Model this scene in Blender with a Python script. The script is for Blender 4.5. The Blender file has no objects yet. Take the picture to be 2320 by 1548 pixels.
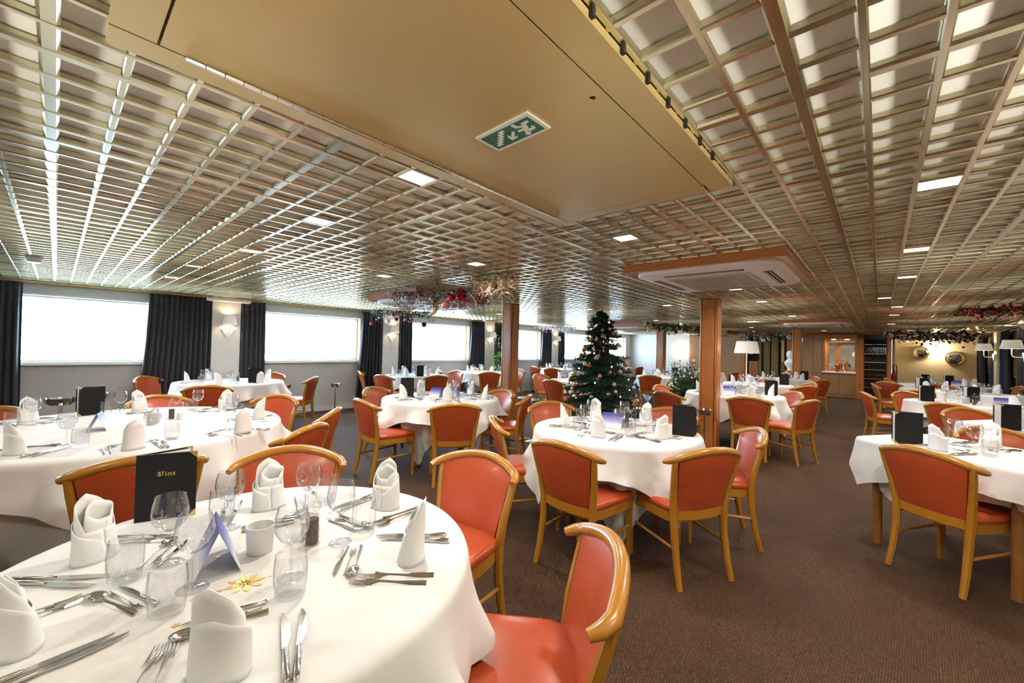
import bpy, math, random
from mathutils import Vector, Matrix
random.seed(7)
C = bpy.context.scene.collection
PI = math.pi
sin, cos, rad = math.sin, math.cos, math.radians
H = 1.37           # eye height
ZC = 2.115         # underside of the ceiling grid
XL, XR, YN, YB = -8.46, 2.42, -3.2, 17.5
YC = 19.9          # the right-hand end of the room runs deeper
R = ((0.74375072, -0.00719563, 0.66841835), (0.66802276, -0.02803929, -0.74361239), (0.02409274, 0.99958092, -0.0160474))
def proj(x, y, z):
    v = (x, y, z-H); c = [sum(R[i][j]*v[i] for i in range(3)) for j in range(3)]
    return 1160+928*c[0]/-c[2], 774-928*c[1]/-c[2]

# ---------------------------------------------------------------- materials
def mat(name, col=(.8,.8,.8), rough=.5, metal=0, spec=.5, coat=0, emis=None, es=0, trans=0, sheen=0):
    m = bpy.data.materials.new(name); m.use_nodes = True
    b = m.node_tree.nodes['Principled BSDF']
    b.inputs['Base Color'].default_value = (*col, 1)
    b.inputs['Roughness'].default_value = rough
    b.inputs['Metallic'].default_value = metal
    b.inputs['Specular IOR Level'].default_value = spec
    b.inputs['Coat Weight'].default_value = coat
    b.inputs['Coat Roughness'].default_value = .12
    b.inputs['Sheen Weight'].default_value = sheen
    if emis:
        b.inputs['Emission Color'].default_value = (*emis, 1)
        b.inputs['Emission Strength'].default_value = es
    return m
def nodes(m): return m.node_tree.nodes, m.node_tree.links, m.node_tree.nodes['Principled BSDF']
def coords(n, l, scale=(1,1,1), kind='Object'):
    t = n.new('ShaderNodeTexCoord'); mp = n.new('ShaderNodeMapping'); mp.inputs['Scale'].default_value = scale
    l.new(t.outputs[kind], mp.inputs['Vector']); return mp.outputs['Vector']
def noise(m, c1, c2, scale=8, stretch=(1,1,1), bump=0, detail=4, lo=.3, hi=.7, bdist=.01):
    n, l, b = nodes(m); v = coords(n, l, stretch)
    t = n.new('ShaderNodeTexNoise'); t.inputs['Scale'].default_value = scale; t.inputs['Detail'].default_value = detail
    l.new(v, t.inputs['Vector'])
    r = n.new('ShaderNodeValToRGB'); r.color_ramp.elements[0].position = lo; r.color_ramp.elements[1].position = hi
    r.color_ramp.elements[0].color = (*c1, 1); r.color_ramp.elements[1].color = (*c2, 1)
    l.new(t.outputs['Fac'], r.inputs['Fac']); l.new(r.outputs['Color'], b.inputs['Base Color'])
    if bump:
        bp = n.new('ShaderNodeBump'); bp.inputs['Strength'].default_value = bump; bp.inputs['Distance'].default_value = bdist
        l.new(t.outputs['Fac'], bp.inputs['Height']); l.new(bp.outputs['Normal'], b.inputs['Normal'])
    return m
beech = noise(mat('beech_wood', rough=.28, coat=.5), (.37,.158,.015), (.43,.188,.020), 6, (9,9,1.2))
table_wood = noise(mat('table_leg_wood', rough=.4, coat=.2), (.22,.085,.02), (.32,.13,.03), 6, (9,9,1.2))
teak = noise(mat('cherry_veneer', rough=.33, coat=.35), (.36,.11,.022), (.56,.20,.045), 5, (14,14,.7), detail=6)
teak_h = noise(mat('cherry_trim', rough=.36, coat=.3), (.33,.10,.022), (.50,.17,.04), 5, (1,1,16), detail=6)
oak = noise(mat('tan_cabinet_veneer', rough=.45), (.36,.19,.085), (.42,.23,.11), 4, (8,8,.8))
vinyl = noise(mat('coral_vinyl', rough=.31, coat=.12, spec=.55), (.40,.062,.019), (.45,.074,.023), 60, bump=.05)
def carpet():
    m = mat('brown_carpet', rough=.7, spec=.14, sheen=.0); n, l, b = nodes(m)
    v = coords(n, l, (1,1,1))
    w1 = n.new('ShaderNodeTexBrick'); w1.offset = .5; w1.inputs['Scale'].default_value = 1
    w1.inputs['Brick Width'].default_value = .015; w1.inputs['Row Height'].default_value = .0065
    w1.inputs['Mortar Size'].default_value = .0022; w1.inputs['Mortar Smooth'].default_value = .6
    w1.inputs['Color1'].default_value = (.185,.095,.044,1); w1.inputs['Color2'].default_value = (.105,.054,.027,1); w1.inputs['Mortar'].default_value = (.018,.011,.010,1)
    rot = n.new('ShaderNodeMapping'); rot.inputs['Rotation'].default_value = (0,0,rad(52)); l.new(v, rot.inputs['Vector'])
    dn = n.new('ShaderNodeTexNoise'); dn.inputs['Scale'].default_value = 90; l.new(v, dn.inputs['Vector'])
    ds = n.new('ShaderNodeVectorMath'); ds.operation = 'SCALE'; ds.inputs['Scale'].default_value = .010; l.new(dn.outputs['Color'], ds.inputs[0])
    da = n.new('ShaderNodeVectorMath'); l.new(rot.outputs['Vector'], da.inputs[0]); l.new(ds.outputs['Vector'], da.inputs[1]); l.new(da.outputs['Vector'], w1.inputs['Vector'])
    t = n.new('ShaderNodeTexNoise'); t.inputs['Scale'].default_value = 1.1; t.inputs['Detail'].default_value = 3; l.new(v, t.inputs['Vector'])
    r = n.new('ShaderNodeMapRange'); r.inputs['From Min'].default_value = .3; r.inputs['From Max'].default_value = .7; r.inputs['To Min'].default_value = .8; r.inputs['To Max'].default_value = 1.12
    l.new(t.outputs['Fac'], r.inputs['Value'])
    mx = n.new('ShaderNodeVectorMath'); mx.operation = 'SCALE'; l.new(w1.outputs['Color'], mx.inputs[0]); l.new(r.outputs['Result'], mx.inputs['Scale'])
    l.new(mx.outputs['Vector'], b.inputs['Base Color'])
    bp = n.new('ShaderNodeBump'); bp.inputs['Strength'].default_value = .6; bp.inputs['Distance'].default_value = .004; bp.invert = True
    l.new(w1.outputs['Fac'], bp.inputs['Height']); l.new(bp.outputs['Normal'], b.inputs['Normal'])
    return m
carpet_m = carpet()
cloth_m = noise(mat('white_linen', rough=.85, spec=.2, sheen=.1), (.69,.69,.695), (.75,.75,.755), 6, bump=.55, bdist=.02, detail=1.5)
napkin_m = mat('white_napkin', (.83,.835,.84), .85, spec=.2)
mirror_m = noise(mat('polished_grid_metal', rough=.13, metal=1), (.70,.66,.46), (.80,.76,.55), 2.5, bump=.04, bdist=.003)
nodes(mirror_m)[2].inputs['Roughness'].default_value = .24
panel_m = mat('white_ceiling_backing', (.88,.885,.83), .5, spec=.4)
gold_m = noise(mat('gold_painted_metal', rough=.36, metal=.45, spec=.5), (.58,.445,.19), (.61,.47,.205), 1.5)
silver = mat('polished_steel', (.78,.77,.75), .16, metal=1)
cutlery_m = mat('cutlery_steel', (.62,.60,.57), .17, metal=1)
chrome = mat('chrome', (.75,.76,.78), .08, metal=1)
brass = mat('brass', (.80,.55,.18), .22, metal=1)
goldprint = mat('gold_print', (.62,.42,.12), .4, metal=.5)
wall_m = noise(mat('grey_wall_covering', rough=.8), (.52,.495,.485), (.56,.535,.52), 30, bump=.05)
wall_light = noise(mat('pale_wall_paint', rough=.75), (.66,.64,.62), (.69,.67,.65), 12)
cream = noise(mat('cream_wall_paint', rough=.8), (.60,.52,.36), (.64,.56,.40), 6)
olive = mat('olive_gold_panel', (.20,.135,.03), .35, metal=.3)
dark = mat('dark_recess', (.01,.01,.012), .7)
black = mat('black_leatherette', (.008,.008,.009), .5, spec=.22)
page_m = mat('menu_page', (.75,.73,.72), .6)
curtain_m = noise(mat('charcoal_curtain', rough=.8, sheen=.2), (.018,.018,.026), (.028,.028,.038), 20, (1,8,1))
plastic = mat('off_white_plastic', (.82,.77,.71), .4)
grille_m = mat('grille_plastic', (.55,.46,.37), .5)
white_m = mat('white_paint', (.85,.85,.84), .4)
frame_white = mat('window_frame_white', (.62,.58,.53), .4)
ltrim = noise(mat('light_oak_trim', rough=.35), (.55,.30,.10), (.66,.38,.14), 5, (8,1,1))
shade_m = mat('lamp_shade_fabric', (.62,.59,.55), .8, emis=(1,.88,.70), es=.22)
shade_off = mat('lamp_shade_fabric_dim', (.72,.66,.58), .8, emis=(1,.80,.58), es=.12)
diff_m = mat('lit_diffuser', (1,.95,.85), .5, emis=(1,.86,.62), es=14)
glow_m = mat('lit_bulb', (1,1,1), .5, emis=(1,.84,.58), es=60)
fairy_m = mat('lit_fairy_bulb', (1,1,1), .5, emis=(.75,.82,1), es=45)
ceramic = mat('frosted_glass_cup', (.70,.69,.66), .5)
sign_green = mat('sign_green', (.008,.12,.05), .5)
sign_white = mat('sign_white', (.80,.84,.74), .5)
pepper_m = noise(mat('peppercorns', rough=.8), (.02,.012,.01), (.14,.09,.06), 300)
salt_m = mat('salt', (.85,.85,.85), .9)
leaf_m = noise(mat('dark_green_leaf', rough=.45), (.012,.05,.012), (.05,.14,.03), 9)
fir_m = noise(mat('fir_needles', rough=.7), (.006,.028,.016), (.02,.065,.03), 14)
bright_leaf = mat('bright_green_leaf', (.16,.33,.05), .45)
flower_m = mat('cream_flower', (.75,.70,.58), .7)
bark = mat('bark', (.07,.045,.03), .9)
tinsel = mat('silver_tinsel', (.36,.36,.40), .25, metal=.9)
twig_gold = mat('gold_twigs', (.60,.45,.20), .35, metal=.8)
twig_cream = mat('cream_twigs', (.80,.62,.45), .5)
red_b = mat('red_bauble', (.45,.015,.015), .15, metal=.6)
pink_b = mat('pink_glass_bauble', (.72,.25,.25), .12, metal=.5)
copper_b = mat('copper_bauble', (.62,.24,.09), .22, metal=.85)
gold_b = mat('gold_bauble', (.66,.48,.24), .28, metal=.85)
dark_b = mat('dark_red_bauble', (.09,.01,.012), .25, metal=.4)
magenta_b = mat('magenta_bauble', (.45,.02,.13), .2, metal=.5)
white_b = mat('white_bauble', (.8,.8,.8), .35)
terracotta = mat('terracotta', (.5,.13,.05), .6)
marble = mat('white_plaster', (.85,.86,.88), .5)
ext_red = mat('extinguisher_red', (.25,.01,.01), .3)
runner_m = noise(mat('organza_runner', rough=.7), (.60,.58,.57), (.68,.66,.65), 40)
mirrorglass = mat('mirror_glass', (.85,.85,.85), .03, metal=1)
def glass_mat(name, tint=(.98,.99,1), base=.10, k=.85):
    m = bpy.data.materials.new(name); m.use_nodes = True; n = m.node_tree.nodes; l = m.node_tree.links
    n.remove(n['Principled BSDF'])
    tr = n.new('ShaderNodeBsdfTransparent'); tr.inputs['Color'].default_value = (*tint, 1)
    gl = n.new('ShaderNodeBsdfGlossy'); gl.inputs['Roughness'].default_value = .03; gl.inputs['Color'].default_value = (1,1,1,1)
    lw = n.new('ShaderNodeLayerWeight'); lw.inputs['Blend'].default_value = .28
    mr = n.new('ShaderNodeMapRange'); mr.inputs['To Min'].default_value = base*.45; mr.inputs['To Max'].default_value = k
    mx = n.new('ShaderNodeMixShader')
    pw = n.new('ShaderNodeMath'); pw.operation = 'POWER'; pw.inputs[1].default_value = 1.9; l.new(lw.outputs['Facing'], pw.inputs[0]); l.new(pw.outputs[0], mr.inputs['Value'])
    cr = n.new('ShaderNodeValToRGB'); cr.color_ramp.elements[0].position = .45; cr.color_ramp.elements[0].color = (*tint, 1); cr.color_ramp.elements[1].position = .95; cr.color_ramp.elements[1].color = (.42,.44,.47,1)
    l.new(lw.outputs['Facing'], cr.inputs['Fac']); l.new(cr.outputs['Color'], tr.inputs['Color']); l.new(mr.outputs['Result'], mx.inputs['Fac'])
    l.new(tr.outputs[0], mx.inputs[1]); l.new(gl.outputs[0], mx.inputs[2]); l.new(mx.outputs[0], n['Material Output'].inputs['Surface'])
    return m
glass = glass_mat('clear_glass', (.96,.965,.97), .13, .85)
pane_m = glass_mat('window_glass', (.97,.985,1), .05, .5)
def card_mat():
    m = mat('blue_card', rough=.45); n, l, b = nodes(m)
    t = n.new('ShaderNodeTexCoord'); s = n.new('ShaderNodeSeparateXYZ'); l.new(t.outputs['Object'], s.inputs[0])
    mr = n.new('ShaderNodeMapRange'); mr.inputs['From Max'].default_value = .13; l.new(s.outputs['Z'], mr.inputs['Value'])
    r = n.new('ShaderNodeValToRGB'); e = r.color_ramp.elements
    e[0].position = .15; e[0].color = (.75,.74,.78,1); e[1].position = .8; e[1].color = (.035,.04,.25,1)
    x = e.new(.48); x.color = (.25,.26,.55,1)
    l.new(mr.outputs['Result'], r.inputs['Fac']); l.new(r.outputs['Color'], b.inputs['Base Color']); return m
card_m = card_mat()

# ---------------------------------------------------------------- mesh helpers
class MB:
    def __init__(s): s.v = []; s.f = []
    def add(s, vs, fs):
        o = len(s.v); s.v += [tuple(v) for v in vs]; s.f += [tuple(i+o for i in f) for f in fs]; return s
    def box(s, c, d, rz=0, M=None):
        x, y, z = d[0]/2, d[1]/2, d[2]/2; vs = []
        for k in (-z, z):
            for (i, j) in ((-x,-y),(x,-y),(x,y),(-x,y)):
                p = Vector((i, j, k))
                if M: p = M @ p
                if rz: p = Vector((p.x*cos(rz)-p.y*sin(rz), p.x*sin(rz)+p.y*cos(rz), p.z))
                vs.append(p+Vector(c))
        return s.add(vs, [(3,2,1,0),(4,5,6,7),(0,1,5,4),(1,2,6,5),(2,3,7,6),(3,0,4,7)])
    def prism(s, poly, z0, z1, f=None):
        n = len(poly); f = f or (lambda x, y, z: (x, y, z))
        vs = [f(x, y, z0) for x, y in poly]+[f(x, y, z1) for x, y in poly]
        return s.add(vs, [tuple(range(n-1,-1,-1)), tuple(range(n, 2*n))]+[(i, (i+1)%n, n+(i+1)%n, n+i) for i in range(n)])
    def loft(s, loops, cap=True):
        n = len(loops[0]); vs = [p for lp in loops for p in lp]; fs = []
        for k in range(len(loops)-1):
            for i in range(n):
                fs.append((k*n+i, k*n+(i+1)%n, (k+1)*n+(i+1)%n, (k+1)*n+i))
        if cap: fs += [tuple(range(n-1,-1,-1)), tuple(range((len(loops)-1)*n, len(loops)*n))]
        return s.add(vs, fs)
    def tube(s, pts, rs, seg=8, rot=0, flat=1):
        pts = [Vector(p) for p in pts]; n = len(pts)
        if not hasattr(rs, '__len__'): rs = [rs]*n
        loops = []; t0 = (pts[1]-pts[0]).normalized()
        u = t0.orthogonal().normalized() if abs(t0.z) < .95 else Vector((1,0,0)); u = (u-t0*u.dot(t0)).normalized()
        for i, p in enumerate(pts):
            t = (pts[min(i+1,n-1)]-pts[max(i-1,0)]).normalized(); u = (u-t*u.dot(t)).normalized(); w = t.cross(u)
            loops.append([p+(u*cos(a)+w*sin(a)*flat)*rs[i] for a in [rot+2*PI*k/seg for k in range(seg)]])
        return s.loft(loops)
    def lathe(s, prof, seg=24, c=(0,0,0), cap=False, sx=1, sy=1):
        loops = [[(c[0]+r*cos(2*PI*k/seg)*sx, c[1]+r*sin(2*PI*k/seg)*sy, c[2]+z) for k in range(seg)] for r, z in prof]
        return s.loft(loops, cap)
    def ball(s, c, r, seg=12, sz=1):
        m = seg//2; return s.lathe([(max(r*sin(PI*i/m), r*.01), -r*sz*cos(PI*i/m)) for i in range(m+1)], seg, c, True)
    def grid(s, rows, closed=False):
        n = len(rows[0]); vs = [p for r in rows for p in r]; fs = []
        for k in range(len(rows)-1):
            for i in range(n if closed else n-1):
                fs.append((k*n+i, k*n+(i+1)%n, (k+1)*n+(i+1)%n, (k+1)*n+i))
        return s.add(vs, fs)
def obj(name, mb, m, parent=None, smooth=True, ang=38):
    me = bpy.data.meshes.new(name); me.from_pydata(mb.v, [], mb.f); me.update()
    if smooth:
        me.polygons.foreach_set('use_smooth', [True]*len(me.polygons)); me.set_sharp_from_angle(angle=rad(ang))
    me.materials.append(m)
    o = bpy.data.objects.new(name, me); C.objects.link(o)
    if parent: o.parent = parent
    return o
def tag(o, label=None, cat=None, group=None, kind=None):
    if label: o['label'] = label
    if cat: o['category'] = cat
    if group: o['group'] = group
    if kind: o['kind'] = kind
    return o
def empty(name, loc=(0,0,0), rz=0):
    o = bpy.data.objects.new(name, None); C.objects.link(o); o.location = loc; o.rotation_euler = (0,0,rz); o.empty_display_size = .1; return o
def dup(o, loc=None, rz=None, parent=None):
    c = o.copy(); C.objects.link(c)
    if parent: c.parent = parent
    for ch in o.children: dup(ch, parent=c)
    if loc is not None: c.location = loc
    if rz is not None: c.rotation_euler = (0,0,rz)
    return c
def struct(name, mb, m, parent=None, **k):
    o = obj(name, mb, m, parent, **k)
    if not parent: tag(o, kind='structure')
    return o
ORD = ['','second','third','fourth','fifth','sixth','seventh','eighth','ninth','tenth','eleventh','twelfth','thirteenth','fourteenth','fifteenth','sixteenth','seventeenth','eighteenth','nineteenth','twentieth']+['twenty-'+w for w in ('first','second','third','fourth','fifth','sixth','seventh','eighth','ninth')]+['thirtieth']+['thirty-'+w for w in ('first','second','third','fourth','fifth','sixth','seventh','eighth','ninth')]+['fortieth']+['forty-'+w for w in ('first','second','third','fourth','fifth','sixth','seventh','eighth','ninth')]
def rank(items, tmpl, key=None, first='leftmost', last='rightmost', frm='from left'):
    key = key or (lambda o: proj(*o.location)[0])
    items = sorted(items, key=key); n = len(items)
    for i, o in enumerate(items):
        w = first if i == 0 and n > 1 else last if i == n-1 and n > 1 else (ORD[i]+' '+frm if n > 1 else '')
        o['label'] = tmpl.replace('#', w).strip().rstrip(',')
def light(name, kind, loc, power, col=(1,.86,.68), size=.1, rot=None, parent=None, spread=None, shape=None, sy=None):
    d = bpy.data.lights.new(name, kind); d.energy = power; d.color = col
    if kind == 'AREA':
        d.size = size
        if sy: d.shape = 'RECTANGLE'; d.size_y = sy
        if spread: d.spread = spread
    else: d.shadow_soft_size = size
    o = bpy.data.objects.new(name, d); C.objects.link(o); o.location = loc
    if rot: o.rotation_euler = rot
    if parent: o.parent = parent
    return o

# ---------------------------------------------------------------- room shell
fm = MB().box(((XL+XR)/2, (YN+YC)/2, -.05), (XR-XL+.6, YC-YN+.6, .1)); struct('floor', fm, carpet_m, smooth=False)
cm = MB().box(((XL+XR)/2, (YN+YC)/2, ZC+.026+.03), (XR-XL+.6, YC-YN+.6, .06))
ceiling = struct('ceiling', cm, panel_m, smooth=False)
BH = .019
def bar(mb, along, p, w, a, b, dz=0):
    c = w*.18; prof = [(-w/2, BH), (-w/2, c), (-w/2+c, 0), (w/2-c, 0), (w/2, c), (w/2, BH)]
    lp = []
    for q in (a, b):
        lp.append([((p+u), q, ZC+z+dz) if along == 'y' else (q, p-u, ZC+z+dz) for u, z in prof])
    mb.loft(lp)
X0, PX, Y0, PY = -.179, .1447, -.0335, .1455
gm = MB()
for k in range(-60, 20):
    x = X0+PX*k
    if XL < x < XR: bar(gm, 'y', x, .040 if k % 5 == 0 else .021, YN, YC if x > .3 else YB, 0)
for k in range(-24, 140):
    y = Y0+PY*k
    if YN < y < YC: bar(gm, 'x', y, .040 if k % 5 == 0 else .021, XL if y < YB else .3, XR, .0012)
grid = obj('ceiling_grid', gm, mirror_m, ceiling, smooth=False)
def cellc(x, y): return X0+PX*(math.floor((x-X0)/PX)+.5), Y0+PY*(math.floor((y-Y0)/PY)+.5)

# left wall: sill band, head band, piers, windows
piers = [1.95+3.19*k for k in range(-1, 5)]   # -1.24 ... 14.7
ws = [(p+.21+.35, p+3.19-.21-.48) for p in piers[:-1]]+[(YN+.1, piers[0]-.21-.48), (piers[-1]+.5, YB-.5)]
ws.sort()
wl = MB(); ZS, ZT = 1.0, 1.955
wl.box((XL-.1, (YN+YB)/2, ZS/2), (.2, YB-YN, ZS)); wl.box((XL-.1, (YN+YB)/2, (ZT+ZC+.05)/2), (.2, YB-YN, ZC+.05-ZT))
y = YN
for a, b in ws+[(YB, YB)]:
    if a > y: wl.box((XL-.1, (y+a)/2, (ZS+ZT)/2), (.2, a-y, ZT-ZS))
    y = b
struct('wall_left', wl, wall_m, smooth=False)
pm = MB()
for i, p in enumerate(piers):
    m = MB().box((XL+.05, p, ZC/2), (.1, .41, ZC-.002)); struct('pier_left', m, wall_light, smooth=False)
for i, (a, b) in enumerate(ws):
    fr = MB(); d = .14
    for (yc, w_) in ((a+.012, .024), (b-.012, .024)): fr.box((XL-d/2+.012, yc, (ZS+ZT)/2), (d+.024, w_, ZT-ZS))
    f = struct('window_%d' % (i+1), fr, ltrim, smooth=False)
    fr = MB()
    for zc in (ZS+.012, ZT-.012): fr.box((XL-d/2+.012, (a+b)/2, zc), (d+.024, b-a-.05, .024))
    struct('frame_rail', fr, frame_white, f, smooth=False)
    # rounded-corner sash
    def rr(a, b, z0, z1, r, n=6):
        out = []
        for cx, cz, s in ((b-r, z1-r, 0), (a+r, z1-r, 1), (a+r, z0+r, 2), (b-r, z0+r, 3)):
            out += [(cx+r*cos(s*PI/2+t*PI/2/n), cz+r*sin(s*PI/2+t*PI/2/n)) for t in range(n+1)]
        return out
    o_, i_ = rr(a+.024, b-.024, ZS+.024, ZT-.024, .02), rr(a+.055, b-.055, ZS+.05, ZT-.05, .07)
    sm = MB().loft([[(XL-.12, p[0], p[1]) for p in o_], [(XL-.095, p[0], p[1]) for p in o_], [(XL-.095, p[0], p[1]) for p in i_], [(XL-.12, p[0], p[1]) for p in i_]], cap=False)
    struct('sash', sm, white_m, f)
    pn = MB().box((XL-.11, (a+b)/2, (ZS+ZT)/2), (.006, b-a-.06, ZT-ZS-.06)); struct('pane', pn, pane_m, f, smooth=False)
    sl = MB().box((XL+.02, (a+b)/2, ZS-.008), (.06, b-a+.04, .018)); struct('sill', sl, white_m, f, smooth=False)
bb = MB().box((XL+.012, (YN+YB)/2, .05), (.02, YB-YN, .10)); struct('baseboard_left', bb, wall_light, smooth=False)
tr = MB().box((XL+.03, (YN+YB)/2, ZC-.014), (.05, YB-YN, .022)); struct('trim_1', tr, gold_m, smooth=False)
# right wall with curtained dark windows
wr = MB().box((XR+.1, (YN+YC)/2, ZC/2), (.2, YC-YN, ZC+.1)); struct('wall_right', wr, cream, smooth=False)
rp = [1.0, 4.2, 7.4, 10.6, 13.8, 17.0]
for p in rp: struct('pier_right', MB().box((XR-.05, p, ZC/2), (.1, .4, ZC-.002)), cream, smooth=False)
for i, p in enumerate(rp):
    a, b = p+.35, p+2.7
    f = struct('window_%d' % (20+i), MB().box((XR-.02, (a+b)/2, (ZS+ZT)/2), (.04, b-a+.1, ZT-ZS+.1)), oak, smooth=False)
    struct('pane', MB().box((XR-.045, (a+b)/2, (ZS+ZT)/2), (.01, b-a, ZT-ZS)), olive, f, smooth=False)
# wall behind the camera, far wall
struct('wall_near', MB().box(((XL+XR)/2, YN-.1, ZC/2), (XR-XL+.4, .2, ZC+.1)), cream, smooth=False)
bw = MB().box(((XL-5.86)/2, YB+.1, ZC/2), (-5.86-XL, .2, ZC+.1)); struct('wall_back_left', bw, wall_light, smooth=False)
bw = MB().box(((XR+.27)/2, YC+.1, ZC/2), (XR-.27, .2, ZC+.1)); struct('wall_back_right', bw, cream, smooth=False)
bw = MB().box((.32, (YB+.2+YC)/2, ZC/2), (.06, YC-YB-.2, ZC+.1)); struct('wall_return', bw, cream, smooth=False)
bw = MB().box(((-5.86+.27)/2, YB+.62, ZC/2), (6.13, .1, ZC+.1)); struct('wall_back', bw, oak, smooth=False)

# tall cupboards and panelling on the far wall
def cupboard(x0, x1, ndoor, lab, m=oak, z1=ZC-.07, knobs=True):
    e = empty('tall_cupboard', ((x0+x1)/2, YB, 0)); w_ = x1-x0
    obj('body', MB().box((0, .25, z1/2), (w_, .5, z1)), m, e, smooth=False)
    for k in range(ndoor):
        dw = w_/ndoor; xc = -w_/2+dw*(k+.5)
        d = obj('door', MB().box((xc, -.011, z1/2+.03), (dw-.012, .02, z1-.08)), m, e, smooth=False)
        if knobs: obj('knob', MB().ball((xc+dw*.4*(1 if k % 2 == 0 else -1), -.03, 1.0), .014, 8), chrome, d)
    return tag(e, lab, 'cupboard')
cupboard(-5.86, -3.93, 2, 'tall tan wooden cupboard on the far wall, left of the white floor lamp')
cupboard(-2.02, -1.45, 2, 'tall brown wooden cupboard beside the lit bar niche', knobs=False)
struct('trim_2', MB().box((-2.8, YB-.01, ZC-.035), (6.1, .06, .07)), teak_h, smooth=False)
struct('trim_3', MB().box((-2.27, YB+.02, ZC/2-.03), (.44, .08, ZC-.07)), teak, smooth=False)
struct('trim_4', MB().box((-.485, YB-.02, ZC/2-.03), (.19, .5, ZC-.07)), teak, smooth=False)
struct('trim_5', MB().box((.225, YB-.02, ZC/2-.03), (.09, .5, ZC-.07)), teak, smooth=False)
struct('trim_6', MB().box((-3.87, YB+.02, ZC/2-.03), (.12, .1, ZC-.07)), teak, smooth=False)
# dark doorway with olive folding panels
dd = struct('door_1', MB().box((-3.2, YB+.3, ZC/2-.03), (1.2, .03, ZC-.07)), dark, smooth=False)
struct('door_frame', MB().box((-3.55, YB+.1, .55), (.30, .04, 1.1)), teak, dd, smooth=False)
for k, (x, w_, m) in enumerate(((-3.33, .10, olive), (-3.12, .20, olive), (-2.86, .22, olive), (-2.62, .12, olive))):
    struct('panel', MB().box((x, YB+.08+.05*(k % 2), 1.0), (w_, .04, 2.0)), m, dd, smooth=False)
    struct('panel_moulding', MB().box((x, YB+.05+.05*(k % 2), 1.5), (w_*.6, .02, .8)), goldprint if k == 3 else olive, dd, smooth=False)
struct('notice', MB().box((-3.62, YB+.06, 1.45), (.10, .01, .18)), white_m, dd, smooth=False)
struct('door_handle', MB().tube([(-3.38, YB+.04, 1.15), (-3.36, YB+.0, 1.25), (-3.38, YB+.0, 1.4), (-3.36, YB+.04, 1.5)], .012), black, dd)
# bar niche
e = empty('bar_counter', (-1.015, YB, 0)); tag(e, 'bar niche with white counter, tan cupboard doors and wooden hood', 'counter')
obj('base', MB().box((0, .25, .40), (.87, .5, .80)), oak, e, smooth=False)
for k in (-1, 1):
    d = obj('door', MB().box((k*.215, -.012, .44), (.42, .02, .70)), oak, e, smooth=False)
    obj('knob', MB().ball((k*.03, -.03, .50), .012, 8), chrome, d)
obj('countertop', MB().box((0, .2, .82), (.90, .62, .045)), white_m, e, smooth=False)
obj('side_panel', MB().box((-.40, .2, 1.42), (.06, .5, 1.16)), teak, e, smooth=False)
obj('back_panel', MB().box((0, .47, 1.42), (.87, .03, 1.16)), oak, e, smooth=False)
obj('hood', MB().box((-.05, -.1, 1.99), (1.06, .75, .13)), teak_h, e, smooth=False)
for k in (-.15, .2): obj('spot_lamp', MB().box((k, -.05, 1.921), (.10, .06, .012)), glow_m, e)
light('bar_light', 'AREA', (-1.0, YB-.02, 1.90), 9, size=.5, rot=(0,0,0))
mo = obj('bar_mirror', MB().box((0, 0, 0), (.68, .012, .92)), mirrorglass, smooth=False); mo.location = (-.97, YB+.43, 1.38)
tag(mo, 'wall mirror at the back of the bar niche', 'mirror')
for i, x in enumerate((-1.0, -.86)):
    e = empty('beer_tap', (x, YB+.02, .845)); tag(e, ['brass beer tap with handle above the ice bucket, left of the two','brass beer tap right of the other on the bar counter'][i], 'beer tap', 'beer taps')
    obj('column', MB().lathe([(.05,0),(.05,.01),(.028,.03),(.028,.28),(.034,.30),(.0,.31)], 12), brass, e)
    for s in (-1, 1): obj('handle', MB().tube([(s*.02,0,.29),(s*.035,-.02,.34),(s*.05,-.03,.40)], [.008,.01,.012], 6), brass, e)
bk = obj('ice_bucket', MB().lathe([(.055,0),(.085,.20),(.09,.21),(.08,.21),(.05,.01),(0,.01)], 16), terracotta); bk.location = (-1.05, YB-.06, .845)
tag(bk, 'terracotta coloured bucket on the bar counter before the taps', 'bucket')
# shelf unit with glasses
e = empty('glass_shelf_unit', (-.11, YB, 0)); tag(e, 'dark built-in shelf unit full of glasses beside the cream wall', 'shelf')
walnut = mat('walnut_back', (.13,.095,.07), .5); obj('back_panel', MB().box((0, .45, 1.05), (.56, .03, 2.10)), walnut, e, smooth=False)
obj('head_panel', MB().box((0, .2, 2.0), (.54, .5, .14)), walnut, e, smooth=False)
shelf_glass = glass_mat('shelf_glass', (.8,.82,.84), .5, .9)
for s in (-1, 1): obj('side_panel', MB().box((s*.275, .2, 1.02), (.02, .5, 2.03)), oak, e, smooth=False)
SH = [1.76, 1.46, 1.19, .95, .66, .38, .10]
for z in SH: obj('shelf', MB().box((0, .18, z), (.54, .46, .02)), silver, e, smooth=False)
hb = obj('highball_glass', MB().lathe([(.016,.0),(.018,.005),(.021,.20),(.0195,.20),(.016,.01),(0,.01)], 10), shelf_glass); hb.location = (-.33, YB-.02, 1.47)
its = [hb]
for k in range(1, 12): its.append(dup(hb, (-.33+.042*k, YB-.02, 1.47)))
for o in its: tag(o, cat='glass', group='highball glasses on the shelf')
rank(its, 'highball glass on the upper shelf of the unit, #')
gb = obj('goblet', MB().lathe([(.03,0),(.004,.01),(.004,.07),(.03,.10),(.034,.15),(.032,.15),(.028,.10),(0,.075)], 10), shelf_glass); gb.location = (-.33, YB-.03, .67)
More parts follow.
